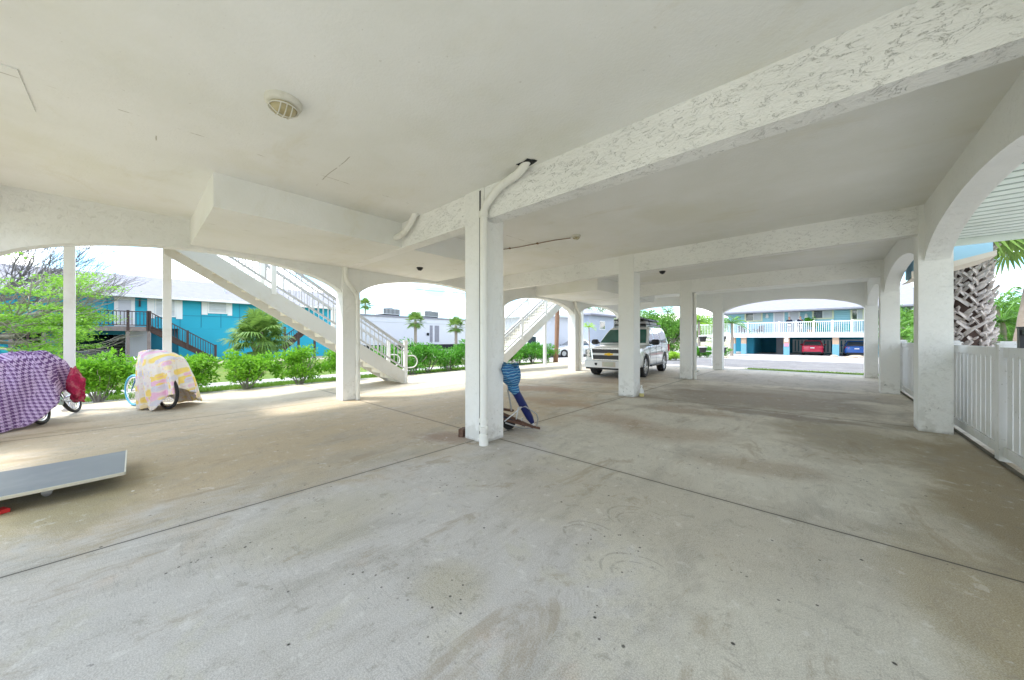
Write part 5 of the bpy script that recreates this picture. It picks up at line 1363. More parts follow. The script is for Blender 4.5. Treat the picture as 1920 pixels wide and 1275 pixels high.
def window_x(t, xc, pa, pb, ya, yb, out=1, frame=None, shutter=None, bars=4, glass=None):
    """window in a wall at x = xc seen between columns pa..pb and rows ya..yb; out = +1 faces +x"""
    y0, y1 = on_x(pa, xc), on_x(pb, xc); ym = (y0+y1)/2; z1, z0 = zat(ya, xc, ym), zat(yb, xc, ym)
    f = frame or M['white_far']; k = out
    mb = MB()
    for a, b, c, d in ((y0-.08, y1+.08, z1, z1+.09), (y0-.08, y1+.08, z0-.09, z0), (y0-.08, y0, z0, z1), (y1, y1+.08, z0, z1)):
        mb.box(min(xc, xc+k*.07), max(xc, xc+k*.07), a, b, c, d)
    w = mb.build('window', f, t)
    mb = MB(); mb.box(min(xc+k*.005, xc+k*.03), max(xc+k*.005, xc+k*.03), y0, y1, z0, z1); mb.build('pane', glass or M['curtain'], w)
    mb = MB()
    for i in range(1, bars): zz_ = z0+(z1-z0)*i/bars; mb.box(min(xc+k*.03, xc+k*.05), max(xc+k*.03, xc+k*.05), y0, y1, zz_-.022, zz_+.022)
    mb.build('louvre_bars', M['steel'], w)
    return y0, y1, z0, z1
# ---- turquoise house on the left
XF = -37.0
hy = lambda px: on_x(px, XF); hz = lambda px, py: zat(py, XF, on_x(px, XF))
t = thing('turquoise_house', 'raised turquoise house with grey roof, white shutters and dark wooden deck and stair', 'house', (XF-4, 5, G0))
yl, yr = hy(-130), hy(630)
zf = hz(200, 611); ze = hz(400, 561)
mb = MB(); mb.box(XF-9, XF, yl, yr, zf-.12, ze); mb.build('upper_wall', M['turq'], t)
mb = MB(); yy = yl+.3
while yy < yr-.2:
    mb.box(XF, XF+.02, yy-.02, yy+.02, zf+.0, ze-.02); yy += 1.22
mb.box(XF, XF+.025, yl, yr, zf+.9, zf+.94); mb.build('battens', M['turq_dark'], t)
yA, yB_, yC, yD = hy(80), hy(112), hy(235), hy(283)
mb = MB(); mb.box(XF-9, XF, yl, hy(20), G0-.3, zf-.12); mb.box(XF-9, XF-.0, yA, yB_, G0-.3, zf-.12); mb.box(XF-9, XF, hy(335), yr, G0-.3, zf-.125); mb.build('lower_wall', M['turq'], t)
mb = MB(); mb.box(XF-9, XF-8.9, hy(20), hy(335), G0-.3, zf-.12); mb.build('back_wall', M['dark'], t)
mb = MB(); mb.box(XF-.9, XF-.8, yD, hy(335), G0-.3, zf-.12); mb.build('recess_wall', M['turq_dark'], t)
mb = MB(); mb.box(XF-.3, XF+.05, yC, yD, G0-.3, zf-.14); mb.build('white_panel', M['commercial'], t)
mb = MB(); mb.box(XF-.05, XF+.06, yA, yC-.02, zf-.62, zf-.13); mb.build('carport_beam', M['turq_dark'], t)
mb = MB()
for k in range(9): zz_ = G0+.3+k*.24; mb.box(XF-7, XF-6.9, hy(205), yC, zz_, zz_+.17)
mb.build('stored_shelving', M['steel'], t)
zr = ze+1.9; xr = XF-4.5
mb = MB(); ov = .75
mb.prism([(XF+ov, yl-.6, ze-.12), (xr, yl-.6, zr), (xr-(ov+4.5), yl-.6, ze-.12), (xr-(ov+4.5)+.1, yl-.6, ze-.26), (XF+ov-.1, yl-.6, ze-.26)], (0, yr-yl+1.2, 0)); rf = mb.build('roof', M['roofgrey'], t)
mb = MB(); mb.box(XF+ov, XF+ov+.05, yl-.62, yr+.62, ze-.28, ze-.09); mb.build('gutter', M['white_far'], rf)
mb = MB(); yv = hy(428); mb.tube([(XF-1.6, yv, ze+.5), (XF-1.6, yv, ze+1.25)], .07, 8); mb.build('vent_pipe', M['steel'], rf)
for pa, pb, ya, yb, sl_, sr_ in ((293, 327, 559, 592, (275, 293), (327, 343)), (392, 424, 566, 586, (377, 392), (424, 436))):
    y0, y1, z0, z1 = window_x(t, XF, pa, pb, ya, yb)
    for a, b in (sl_, sr_):
        a_, b_ = hy(a)+.03, hy(b)-.03
        if b_ > y0-.08 and a_ < y0: b_ = y0-.09
        if a_ < y1+.08 and b_ > y1: a_ = y1+.09
        mb = MB(); mb.box(XF, XF+.05, a_, b_, z0-.22, z1+.2); mb.build('shutter', M['white_far'], t)
mb = MB(); mb.box(XF, XF+.05, hy(214), hy(253), zf, hz(230, 556)); dr = mb.build('door', M['white_far'], t)
mb = MB(); mb.box(XF+.05, XF+.07, hy(222), hy(246), zf+.2, hz(230, 562)); mb.build('door_panel', M['commercial'], dr)
mb = MB(); mb.box(XF, XF+.14, hy(260), hy(264), hz(262, 575), hz(262, 561)); mb.build('wall_lamp', M['black'], t)
# deck and its stair
XD = -34.9
dy = lambda px: on_x(px, XD); dz = lambda px, py: zat(py, XD, on_x(px, XD))
z_d = dz(200, 612); z_t = dz(200, 582)
mb = MB(); mb.box(XD, XF, dy(18), dy(279), z_d-.22, z_d); mb.box(XD-.02, XD+.05, dy(18)-.05, dy(279)+.05, z_d-.28, z_d+.02); dk = mb.build('deck', M['deckgrey'], t)
def railing(pts, hgt, name='deck_railing', spacing=.16):
    mb = MB()
    for a, b in zip(pts[:-1], pts[1:]):
        a, b = Vector(a), Vector(b); L = (b-a).length
        mb.bar(a+Vector((0,0,hgt)), b+Vector((0,0,hgt)), .09, .06); mb.bar(a+Vector((0,0,.12)), b+Vector((0,0,.12)), .05, .06)
        n_ = int(L/spacing)
        for i in range(1, n_):
            p = a.lerp(b, i/n_); mb.box(p.x-.018, p.x+.018, p.y-.018, p.y+.018, p.z+.12, p.z+hgt)
    mb.build(name, M['deckwood'], t)
    for p in pts:
        p = Vector(p); mb = MB(); mb.box(p.x-.07, p.x+.07, p.y-.07, p.y+.07, p.z-.25, p.z+hgt+.08); mb.build('railing_post', M['deckwood'], t)
railing([(XD, dy(q), z_d) for q in (80, 165, 240, 277)], z_t-z_d)
ya_, yb_ = dy(281), dy(404)
railing([(XD, ya_, z_d), (XD, (ya_*.45+yb_*.55), z_d*.45+(G0+.1)*.55), (XD, yb_, G0+.1)], z_t-z_d)
mb = MB()
mb.bar((XD-.06, ya_, z_d-.12), (XD-.06, yb_, G0+.05), .06, .34); mb.bar((XD-1.15, ya_, z_d-.12), (XD-1.15, yb_, G0+.05), .06, .34)
for i in range(13):
    u = (i+.5)/13; mb.box(XD-1.15, XD-.06, ya_+(yb_-ya_)*u-.14, ya_+(yb_-ya_)*u+.14, z_d+(G0-z_d)*u-.02, z_d+(G0-z_d)*u+.02)
mb.build('deck_stair', M['deckwood'], t)
for q in (20, 82, 112, 240, 279):
    mb = MB(); yq = dy(q); mb.box(XD-.1, XD+.0, yq-.08, yq+.08, G0-.2, z_d-.28); mb.build('deck_post', M['deckgrey'], t)
# low deck continuing left, on slim posts
mb = MB(); mb.box(XD-2.2, XD+.1, dy(-60), dy(60), z_d-.30, z_d-.1); mb.build('side_deck', M['deckgrey'], t)
for q in (30, 40, 52, 62): mb = MB(); yq = dy(q); mb.box(XD-.05, XD+.05, yq-.05, yq+.05, G0-.2, z_d-.3); mb.build('deck_post', M['deckwood'], t)
# second dark stair at the right of the house
XE = -33.5
ey_ = lambda px: on_x(px, XE)
t2 = thing('wooden_stair', 'dark red-brown wooden stair with crossed braces seen under the white staircase', 'staircase', (XE, ey_(560), G0))
mb = MB()
a = Vector((XE, ey_(532), .55)); b = Vector((XE, ey_(588), 2.6))
for dx in (0, -1.1): mb.bar(a+Vector((dx,0,0)), b+Vector((dx,0,0)), .07, .3)
for i in range(9): p = a.lerp(b, (i+.5)/9); mb.box(XE-1.1, XE, p.y-.15, p.y+.15, p.z-.02, p.z+.03)
mb.build('flight', M['deckwood'], t2)
mb = MB(); mb.bar(a+Vector((.06,0,1)), b+Vector((.06,0,1)), .06, .06)
for i in range(14): p = a.lerp(b, (i+.5)/14); mb.box(XE+.03, XE+.07, p.y-.02, p.y+.02, p.z, p.z+1)
mb.build('railing', M['deckwood'], t2)
mb = MB(); mb.bar((XE+.05, ey_(534), 1.0), (XE+.05, ey_(600), 2.5), .06, .1)
for q in (534, 560, 590): mb.box(XE-.08, XE+.04, ey_(q)-.08, ey_(q)+.08, G0-.1, 2.4)
mb.build('posts', M['deckwood'], t2)
x_, y_ = spot(35, 21)
t2 = thing('plastic_kayak', 'bright turquoise plastic boat standing behind the purple cover', 'kayak', (x_, y_, .0))
mb = MB(); rg = []
for j in range(9):
    u = -1+2*j/8; w = .42*(1-abs(u)**2.6)+.03; yy = 1.0*u; k_ = .16*abs(u)**2
    c_ = Vector((x_, y_, .62+k_)); d_ = Vector((CA, CB, 0)); s_ = Vector((-CB, CA, 0))
    rg.append([c_+d_*yy+s_*w*math.cos(a)+Vector((0,0,.28*math.sin(a))) for a in [2*math.pi*k/12 for k in range(12)]])
mb.rings(rg); mb.build('hull', M['tealchair'], t2, smooth=True)
mb = MB()
for u in (-.6, .6): c_ = Vector((x_, y_, 0))+Vector((CA, CB, 0))*u; mb.box(c_.x-.25, c_.x+.25, c_.y-.04, c_.y+.04, G0-.05, .46)
mb.build('rack', M['bluepaint'], t2)

# ---- long pale commercial building, with roof units
XW = -46.0
wy = lambda px: on_x(px, XW); wz = lambda px, py: zat(py, XW, wy(px))
t = thing('long_white_building', 'long low pale building with a flat roof beyond the hedge', 'building', (XW-5, 25, G0))
zt = wz(780, 597)
mb = MB(); mb.box(XW-10, XW, wy(640), wy(905), .5, zt); mb.build('wall', M['commercial'], t)
mb = MB(); mb.box(XW-10.1, XW+.12, wy(640)-.1, wy(905)+.1, zt, zt+.25); mb.build('parapet', M['roofgrey'], t)
mb = MB(); mb.box(XW+.0, XW+.04, wy(640), wy(905), zt-.75, zt-.68); mb.build('trim_line', M['steel'], t)
mb = MB(); mb.box(XW-10, XW+.05, wy(640), wy(905), G0-.2, .5); mb.build('dark_base', M['dark'], t)
for pa, pb in ((806, 811), (815, 823)):
    mb = MB(); mb.box(XW, XW+.05, wy(pa), wy(pb), .9, zt-1.0); mb.build('door', M['roofgrey'], t)
mb = MB(); yw = wy(802); mb.box(XW, XW+.12, yw-.2, yw+.2, 1.9, 2.3); mb.build('wall_box', M['dark'], t)
for pa, nm in ((743, 'left'), (818, 'right')):
    yc = wy(pa); w_ = 1.35
    a_ = thing('roof_air_unit', nm+' air conditioning unit on the flat roof of the long pale building', 'air conditioner', (XW-2.5, yc, zt+.25), 'air units on the flat roof')
    mb = MB(); mb.box(XW-3.5, XW-1.2, yc-w_, yc+w_, zt+.5, zt+1.35); bd = mb.build('casing', M['steel'], a_, bevel=.04)
    mb = MB()
    for k in range(12): q = yc-w_+.1+k*(2*w_-.2)/12; mb.box(XW-1.2, XW-1.17, q, q+.10, zt+.58, zt+1.27)
    mb.build('louvres', M['dark'], bd)
    mb = MB(); mb.box(XW-3.4, XW-1.3, yc-w_+.1, yc+w_-.1, zt+.25, zt+.5); mb.build('stand', M['dark'], a_)
    mb = MB(); mb.lathe((XW-2.3, yc, zt+1.35), [(.7,0),(.75,.1),(.65,.14)], 20); mb.build('fan_guard', M['dark'], a_)

def simple_house(name, label, xc, ycn, wx, wyy, z0, zw, zr, wall, roof, wins, hip=True):
    """box house with overhanging hip roof; wins: (side, offset along, z0, z1, half width)"""
    t = thing(name, label, 'house', (xc, ycn, z0))
    mb = MB(); mb.box(xc-wx, xc+wx, ycn-wyy, ycn+wyy, z0, zw); mb.build('wall', wall, t)
    o_ = .6; hx, hy_ = wx+o_, wyy+o_; rx, ry = (max(.1, wx-min(wx, wyy)), max(.1, wyy-min(wx, wyy)))
    mb = MB(); mb.rings([[(xc-hx, ycn-hy_, zw-.12), (xc+hx, ycn-hy_, zw-.12), (xc+hx, ycn+hy_, zw-.12), (xc-hx, ycn+hy_, zw-.12)], [(xc-hx, ycn-hy_, zw+.06), (xc+hx, ycn-hy_, zw+.06), (xc+hx, ycn+hy_, zw+.06), (xc-hx, ycn+hy_, zw+.06)],
        [(xc-rx, ycn-ry, zr), (xc+rx, ycn-ry, zr), (xc+rx, ycn+ry, zr), (xc-rx, ycn+ry, zr)]]); mb.build('roof', roof, t)
    for sd, off, a, b, hw in wins:
        mb = MB(); m2 = MB()
        if sd == 'x':
            xs = xc+wx; mb.box(xs, xs+.05, ycn+off-hw-.1, ycn+off+hw+.1, a-.1, b+.1); m2.box(xs+.05, xs+.07, ycn+off-hw, ycn+off+hw, a, b)
        else:
            ys = ycn-wyy; mb.box(xc+off-hw-.1, xc+off+hw+.1, ys-.05, ys, a-.1, b+.1); m2.box(xc+off-hw, xc+off+hw, ys-.07, ys-.05, a, b)
        w = mb.build('window', M['white_far'], t); m2.build('pane', M['glass'], w)
    return t
M['greywall'] = plain('pale_blue_grey_wall', (.42,.46,.55), .8, .05, 1, bump=0)
M['greenwall'] = plain('pale_lime_wall', (.50,.58,.40), .8, .05, 1, bump=0)
M['whiteroof'] = plain('white_metal_roof', (.70,.76,.78), .6, .04, 1, bump=0)
x_, y_ = spot(1068, 44)
simple_house('grey_blue_house', 'pale blue-grey raised house with a small dark window, behind the second left column', x_-1.5, y_+2, 5.0, 3.2, 0.4, 4.3, 5.6, M['greywall'], M['roofgrey'], [('y', 2.4, 2.6, 3.5, .45), ('y', -2.2, 2.6, 3.5, .45), ('x', 0, 2.6, 3.5, .6)])
mbx = MB()
for q in (-4.8, -1.6, 1.6, 4.8): mbx.box(x_-1.5+q-.15, x_-1.5+q+.15, y_-1.1, y_-.8, G0, .4)
tt = [o for o in bpy.data.objects if o.name == 'grey_blue_house'][0]; mbx.build('stilts', M['greywall'], tt)
x_, y_ = spot(1128, 64)
simple_house('lime_house', 'pale lime house with white roof and blue glazed porch beyond the far arch', x_, y_+3, 5.5, 4.0, G0-.1, 5.3, 7.0, M['greenwall'], M['whiteroof'], [('y', -2.2, 3.3, 4.5, .7), ('y', -.4, 3.3, 4.5, .7), ('y', 2.4, 3.0, 4.7, 1.6), ('x', 0, 3, 4.5, 1)])
x_, y_ = spot(995, 34)
simple_house('pale_cottage', 'pale cottage with dark openings behind the right-climbing stairs', x_-2, y_+1.5, 4.5, 2.5, G0-.1, 3.6, 5.2, M['commercial'], M['whiteroof'], [('y', 1.2, .3, 1.6, .5), ('y', 3.0, .3, 1.6, .5), ('y', -1.8, 1.2, 2.2, .6)])
x_, y_ = spot(1075, 33)
t = thing('shed_ramp', 'white sloping boat ramp board with dark shade below, beyond the hedge', 'ramp', (x_, y_, G0))
mb = MB(); mb.prism([(x_-2.6, y_, 1.4), (x_-2.3, y_, 1.6), (x_+.6, y_, -.2), (x_+.3, y_, -.3)], (0, 1.6, 0)); mb.build('board', M['white_far'], t)

# ---- blue apartment building at the far end
Y1, Y2 = 45.3, 47.0
ax = lambda px: on_y(px, Y2); az = lambda px, py: zat(py, on_y(px, Y2), Y2)
fx = lambda px: on_y(px, Y1); fz = lambda px, py: zat(py, on_y(px, Y1), Y1)
t = thing('blue_apartments', 'long pale blue apartment building with a white balcony rail over open car bays', 'building', (-2, 50, G0))
xl, xr_ = ax(1366), ax(1700)
z_fl = fz(1480, 626); zE = az(1500, 581)
mb = MB(); mb.box(xl, xr_, Y2, Y2+8, z_fl, zE); mb.build('upper_wall', M['paleblue'], t)
mb = MB()
k = z_fl+.15
while k < zE-.1: mb.box(xl, xr_, Y2-.012, Y2, k, k+.02); k += .19
mb.build('board_lines', M['pillarblue'], t)
mb = MB(); mb.prism([(xl-.7, Y2-1.75, zE-.05), (xl-.7, Y2+4, zE+2.5), (xl-.7, Y2+9.5, zE-.05), (xl-.7, Y2+9.5, zE-.2), (xl-.7, Y2-1.75, zE-.2)], (xr_-xl+1.4, 0, 0)); mb.build('roof', M['roofgrey'], t)
M['yframe'] = plain('cream_window_frame', (.72,.72,.50), .6, .04, bump=0)
for pa, pb, ya, yb in ((1399, 1427, 588, 601), (1526, 1560, 583, 596), (1598, 1617, 581, 598), (1640, 1668, 581, 598)):
    x0, x1 = ax(pa), ax(pb); xm = (pa+pb)/2; z1, z0 = az(xm, ya), az(xm, yb)
    mb = MB()
    for a, b, c, d in ((x0-.14, x1+.14, z1, z1+.14), (x0-.14, x1+.14, z0-.14, z0), (x0-.14, x0, z0, z1), (x1, x1+.14, z0, z1)): mb.box(a, b, Y2-.09, Y2, c, d)
    w = mb.build('window', M['yframe'], t)
    for a, b, g in ((x0, (x0+x1)/2-.03, 'glass'), ((x0+x1)/2+.03, x1, 'curtain')):
        mb = MB(); mb.box(a, b, Y2-.04, Y2-.014, z0, z1); mb.build('pane', M[g], w)
    mb = MB(); mb.box((x0+x1)/2-.03, (x0+x1)/2+.03, Y2-.07, Y2-.014, z0, z1); mb.build('mullion', M['white_far'], w)
for pa, pb in ((1450, 1471), (1478, 1500)):
    mb = MB(); mb.box(ax(pa), ax(pb), Y2-.08, Y2-.013, z_fl, az(1475, 584)); d = mb.build('door', M['white_far'], t)
    mb = MB(); mb.box(ax(pa)+.12, ax(pb)-.12, Y2-.10, Y2-.08, z_fl+.15, az(1475, 586)); mb.build('door_panel', M['commercial'], d)
for q in (1438.5, 1511.5):
    xq = ax(q); zq = az(q, 591); mb = MB(); mb.lathe((xq, Y2-.15, zq-.35), [(.04,0),(.16,.05),(.12,.35),(.05,.5)], 12); mb.build('wall_lamp', M['lampwhite'], t)
# balcony
mb = MB(); mb.box(xl-.3, xr_, Y1, Y2, z_fl-.1, z_fl); mb.build('balcony_floor', M['white_far'], t)
mb = MB(); mb.box(xl-.3, xr_, Y1-.06, Y1, z_fl-.36, z_fl+.02); mb.build('balcony_fascia', M['white_far'], t)
zR = fz(1480, 604); mb = MB()
mb.box(xl-.3, xr_, Y1-.03, Y1+.03, zR-.05, zR+.03); mb.box(xl-.3, xr_, Y1-.02, Y1+.02, z_fl+.08, z_fl+.14); rl = mb.build('balcony_rail', M['white_far'], t)
mb = MB(); k = xl-.2
while k < xr_: mb.box(k-.02, k+.02, Y1-.015, Y1+.015, z_fl+.14, zR-.05); k += .15
mb.build('balusters', M['white_far'], rl)
for q in (1375, 1402, 1461, 1493, 1526, 1561, 1598, 1640):
    mb = MB(); xq = fx(q); mb.box(xq-.07, xq+.07, Y1-.07, Y1+.07, z_fl, zR+.12); mb.build('rail_post', M['white_far'], t)
# pillars, dark bays
for q in (1374, 1394, 1474.5, 1567, 1640):
    xq = fx(q); mb = MB(); mb.box(xq-.24, xq+.24, Y1+.05, Y1+.5, G0-.1, G0+1.15); mb.build('pillar', M['pillarblue'], t)
    mb = MB(); mb.box(xq-.235, xq+.235, Y1+.055, Y1+.495, G0+1.15, z_fl-.1); mb.build('pillar_cap', M['orange'], t)
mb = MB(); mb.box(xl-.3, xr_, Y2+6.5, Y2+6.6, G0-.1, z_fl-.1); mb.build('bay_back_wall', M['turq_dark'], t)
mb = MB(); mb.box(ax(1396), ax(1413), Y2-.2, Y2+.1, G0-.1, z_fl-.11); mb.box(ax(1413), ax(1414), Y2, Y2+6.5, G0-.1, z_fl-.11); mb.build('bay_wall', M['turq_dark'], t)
mb = MB(); mb.box(ax(1452), ax(1466), Y2+2.0, Y2+2.1, G0, G0+2.0); mb.build('store_door', M['roofgrey'], t)
for pa, pb in ((1486, 1515), (1540, 1560), (1572, 1640)):
    mb = MB(); a_, b_ = on_y(pa, Y2+5), on_y(pb, Y2+5); mb.box(a_, b_, Y2+5, Y2+5.05, G0+.1, G0+.22); mb.box(a_, b_, Y2+5, Y2+5.05, G0+1.5, G0+1.6)
    k = a_
    while k < b_: mb.box(k, k+.2, Y2+5.0, Y2+5.04, G0+.2, G0+1.52); k += .3
    mb.build('inner_fence', M['white_far'], t)
mb = MB(); xq = fx(1474.5); mb.box(xq-.18, xq+.18, Y1+.02, Y1+.05, G0+.9, G0+1.25); mb.build('pink_sign', M['pinksign'], t)
mb = MB(); xq = fx(1474.5); mb.box(xq-.15, xq+.15, Y1+.02, Y1+.05, G0+1.4, G0+1.9); mb.build('parking_notice', M['white_far'], t)
# the deck wing left of it with lattice stair
t = thing('lattice_stair', 'white stair with grey lattice side left of the blue apartments', 'staircase', (fx(1330), 44, G0))
xa_, xb_ = fx(1300), fx(1338)
mb = MB(); mb.box(xa_-2, xb_+.5, Y1-.1, Y1+1.6, z_fl-.35, z_fl-.05); mb.build('landing', M['white_far'], t)
mb = MB(); mb.box(xa_-2, xb_+.5, Y1-.08, Y1-.03, zR-.12, zR-.03); k = xa_-2
while k < xb_+.5: mb.box(k-.02, k+.02, Y1-.075, Y1-.035, z_fl-.1, zR-.1); k += .16
mb.build('railing', M['white_far'], t)
M['lattice'] = plain('grey_lattice', (.28,.30,.33), .8, .2, 9, bump=0)
mb = MB(); x0, x1 = fx(1302), fx(1325)
mb.bar((x0, Y1-1.2, z_fl-.4), (x1, Y1-1.2, G0+.1), .05, .2)
for k in range(7): u = k/6.5; mb.bar((x0+(x1-x0)*u, Y1-1.15, z_fl-.45-(z_fl-G0)*u*.9), (x0+(x1-x0)*u-.5, Y1-1.15, G0), .02, .1)
mb.prism([(x0, Y1-1.1, z_fl-.4), (x1, Y1-1.1, G0), (x0-.6, Y1-1.1, G0)], (0, .03, 0)); mb.build('lattice_panel', M['lattice'], t)
# things standing on the balcony
def adirondack(x, y, z, label, mat, rz=0, group=None):
    t = thing('garden_chair', label, 'chair', (0,0,0), group)
    mb = MB(); mb.prism([(-.28, -.35, .38), (.28, -.35, .38), (.28, .25, .28), (-.28, .25, .28)], (0, 0, .03)); mb.build('seat', mat, t)
    mb = MB()
    for k in range(5): q = -.24+.12*k; mb.prism([(q-.05, .25, .3), (q+.05, .25, .3), (q+.055, .55, 1.0-.03*abs(k-2)), (q-.055, .55, 1.0-.03*abs(k-2))], (0, .02, 0))
    mb.build('backrest', mat, t)
    for s_ in (-1, 1):
        mb = MB(); mb.box(s_*.33-.06, s_*.33+.06, -.42, .4, .55, .58); mb.build('armrest', mat, t)
        mb = MB(); mb.box(s_*.30-.02, s_*.30+.02, -.38, -.28, 0, .55); mb.build('leg', mat, t)
        mb = MB(); mb.box(s_*.30-.02, s_*.30+.02, .25, .35, 0, .55); mb.build('leg', mat, t)
    t.location = (x, y, z); t.rotation_euler = (0, 0, rz)
for q, lb, mt, rz, g in ((1393, 'dark grey garden chair, left one on the blue building balcony', 'greychair', .6, 'dark grey chairs on the balcony'), (1422, 'dark grey garden chair, right one on the blue building balcony', 'greychair', -.5, 'dark grey chairs on the balcony'),
   (1540, 'teal garden chair right of the potted plant on the balcony', 'tealchair', .3, 'teal chairs on the balcony'), (1556, 'teal garden chair in the middle of the three on the balcony', 'tealchair', -.2, 'teal chairs on the balcony'), (1590, 'teal garden chair at the right end of the balcony', 'tealchair', .2, 'teal chairs on the balcony')):
    adirondack(on_y(q, 46), 46.1, z_fl, lb, M[mt], rz, g)
xq = on_y(1519, 45.9); t = thing('potted_plant', 'bushy green potted plant on the balcony beside the people', 'plant', (xq, 45.9, z_fl))
mb = MB(); mb.lathe((xq, 45.9, z_fl), [(.16,0),(.24,.4),(.22,.42)], 14); mb.build('pot', M['orange'], t)
p, e = clump_points((xq, 45.9, z_fl+1.1), (.6, .5, .55), 900, 24, .3, .3); quads_mesh('foliage', leaves(p, .16, e), M['hedge'], t)
x_, y_ = spot(1336, 22); t = thing('planter_stand', 'white post with four dark bucket planters behind the fourth column', 'planter', (x_, y_, gz(x_, y_)))
mb = MB(); mb.box(x_-.04, x_+.04, y_-.04, y_+.04, gz(x_, y_)-.05, 1.75); mb.build('post', M['white_far'], t)
for z in (.50, 1.2):
    for s_ in (-1, 1):
        d_ = Vector((CA, CB, 0))*s_*.62; c_ = Vector((x_, y_, z))+d_
        mb = MB(); mb.lathe(c_, [(.15,0),(.25,.36),(.23,.38)], 14); b_ = mb.build('bucket', M['black'], t, smooth='auto')
        mb = MB(); mb.lathe(c_+Vector((0,0,.345)), [(.262,0),(.262,.05),(.2,.05)], 14); mb.build('rim', M['white_far'], b_)
    mb = MB(); a_ = Vector((x_, y_, z+.1)); mb.bar(a_-Vector((CA, CB, 0))*.5, a_+Vector((CA, CB, 0))*.5, .04, .04); mb.build('arm', M['white_far'], t)
# loose sand and stones at the kerb
M['stone'] = plain('kerb_stone', (.45,.36,.28), .9, .3, 4, bump=.3)
for k in range(9):
    q = random.choice([1566, 1573, 1582, 1590, 1597, 1604, 1612, 1345, 1360]); d_ = random.uniform(30, 33)
    x_, y_ = spot(q+random.uniform(-3, 3), d_); bm = bmesh.new(); bmesh.ops.create_icosphere(bm, subdivisions=2, radius=.22)
    for v in bm.verts: v.co = Vector((v.co.x*1.5, v.co.y, v.co.z*.55))*(1+.3*mnoise.noise(v.co*4+Vector((k, 0, 0)))); v.co += Vector((x_, y_, -.24))
    me = bpy.data.meshes.new('stone'); bm.to_mesh(me); bm.free(); props(link('kerb_stone', me, M['stone']), 'rough tan stone on the kerb before the blue apartments', 'stone', 'tan stones on the far kerb')

# ---- people on the balcony
M['skin'] = plain('skin', (.50,.29,.20), .6, .05, bump=0)
M['hair'] = plain('short_dark_hair', (.05,.035,.03), .8, .2, bump=0)
M['navyshirt'] = plain('navy_shirt', (.015,.02,.05), .8, .2, bump=0)
M['shorts'] = plain('light_patterned_trousers', (.50,.45,.46), .8, .4, 12, bump=0)
M['shoe'] = plain('pale_shoes', (.5,.5,.5), .7, .1, bump=0)
def skin_obj(name, pts, edges, rad, mat, parent, root=0):
    me = bpy.data.meshes.new(name); me.from_pydata(pts, edges, []); o = bpy.data.objects.new(name, me); COL.objects.link(o)
    md = o.modifiers.new('s', 'SKIN'); md.use_smooth_shade = True
    for i, sv in enumerate(me.skin_vertices[0].data):
        r_ = rad[i]; sv.radius = r_ if isinstance(r_, tuple) else (r_, r_); sv.use_root = (i == root)
    sb = o.modifiers.new('u', 'SUBSURF'); sb.levels = 1; sb.render_levels = 1
    dg = bpy.context.evaluated_depsgraph_get(); dg.update()
    nm = bpy.data.meshes.new_from_object(o.evaluated_get(dg)); o.modifiers.clear(); o.data = nm; nm.materials.clear(); nm.materials.append(mat)
    for p in nm.polygons: p.use_smooth = True
    o.parent = parent; return o
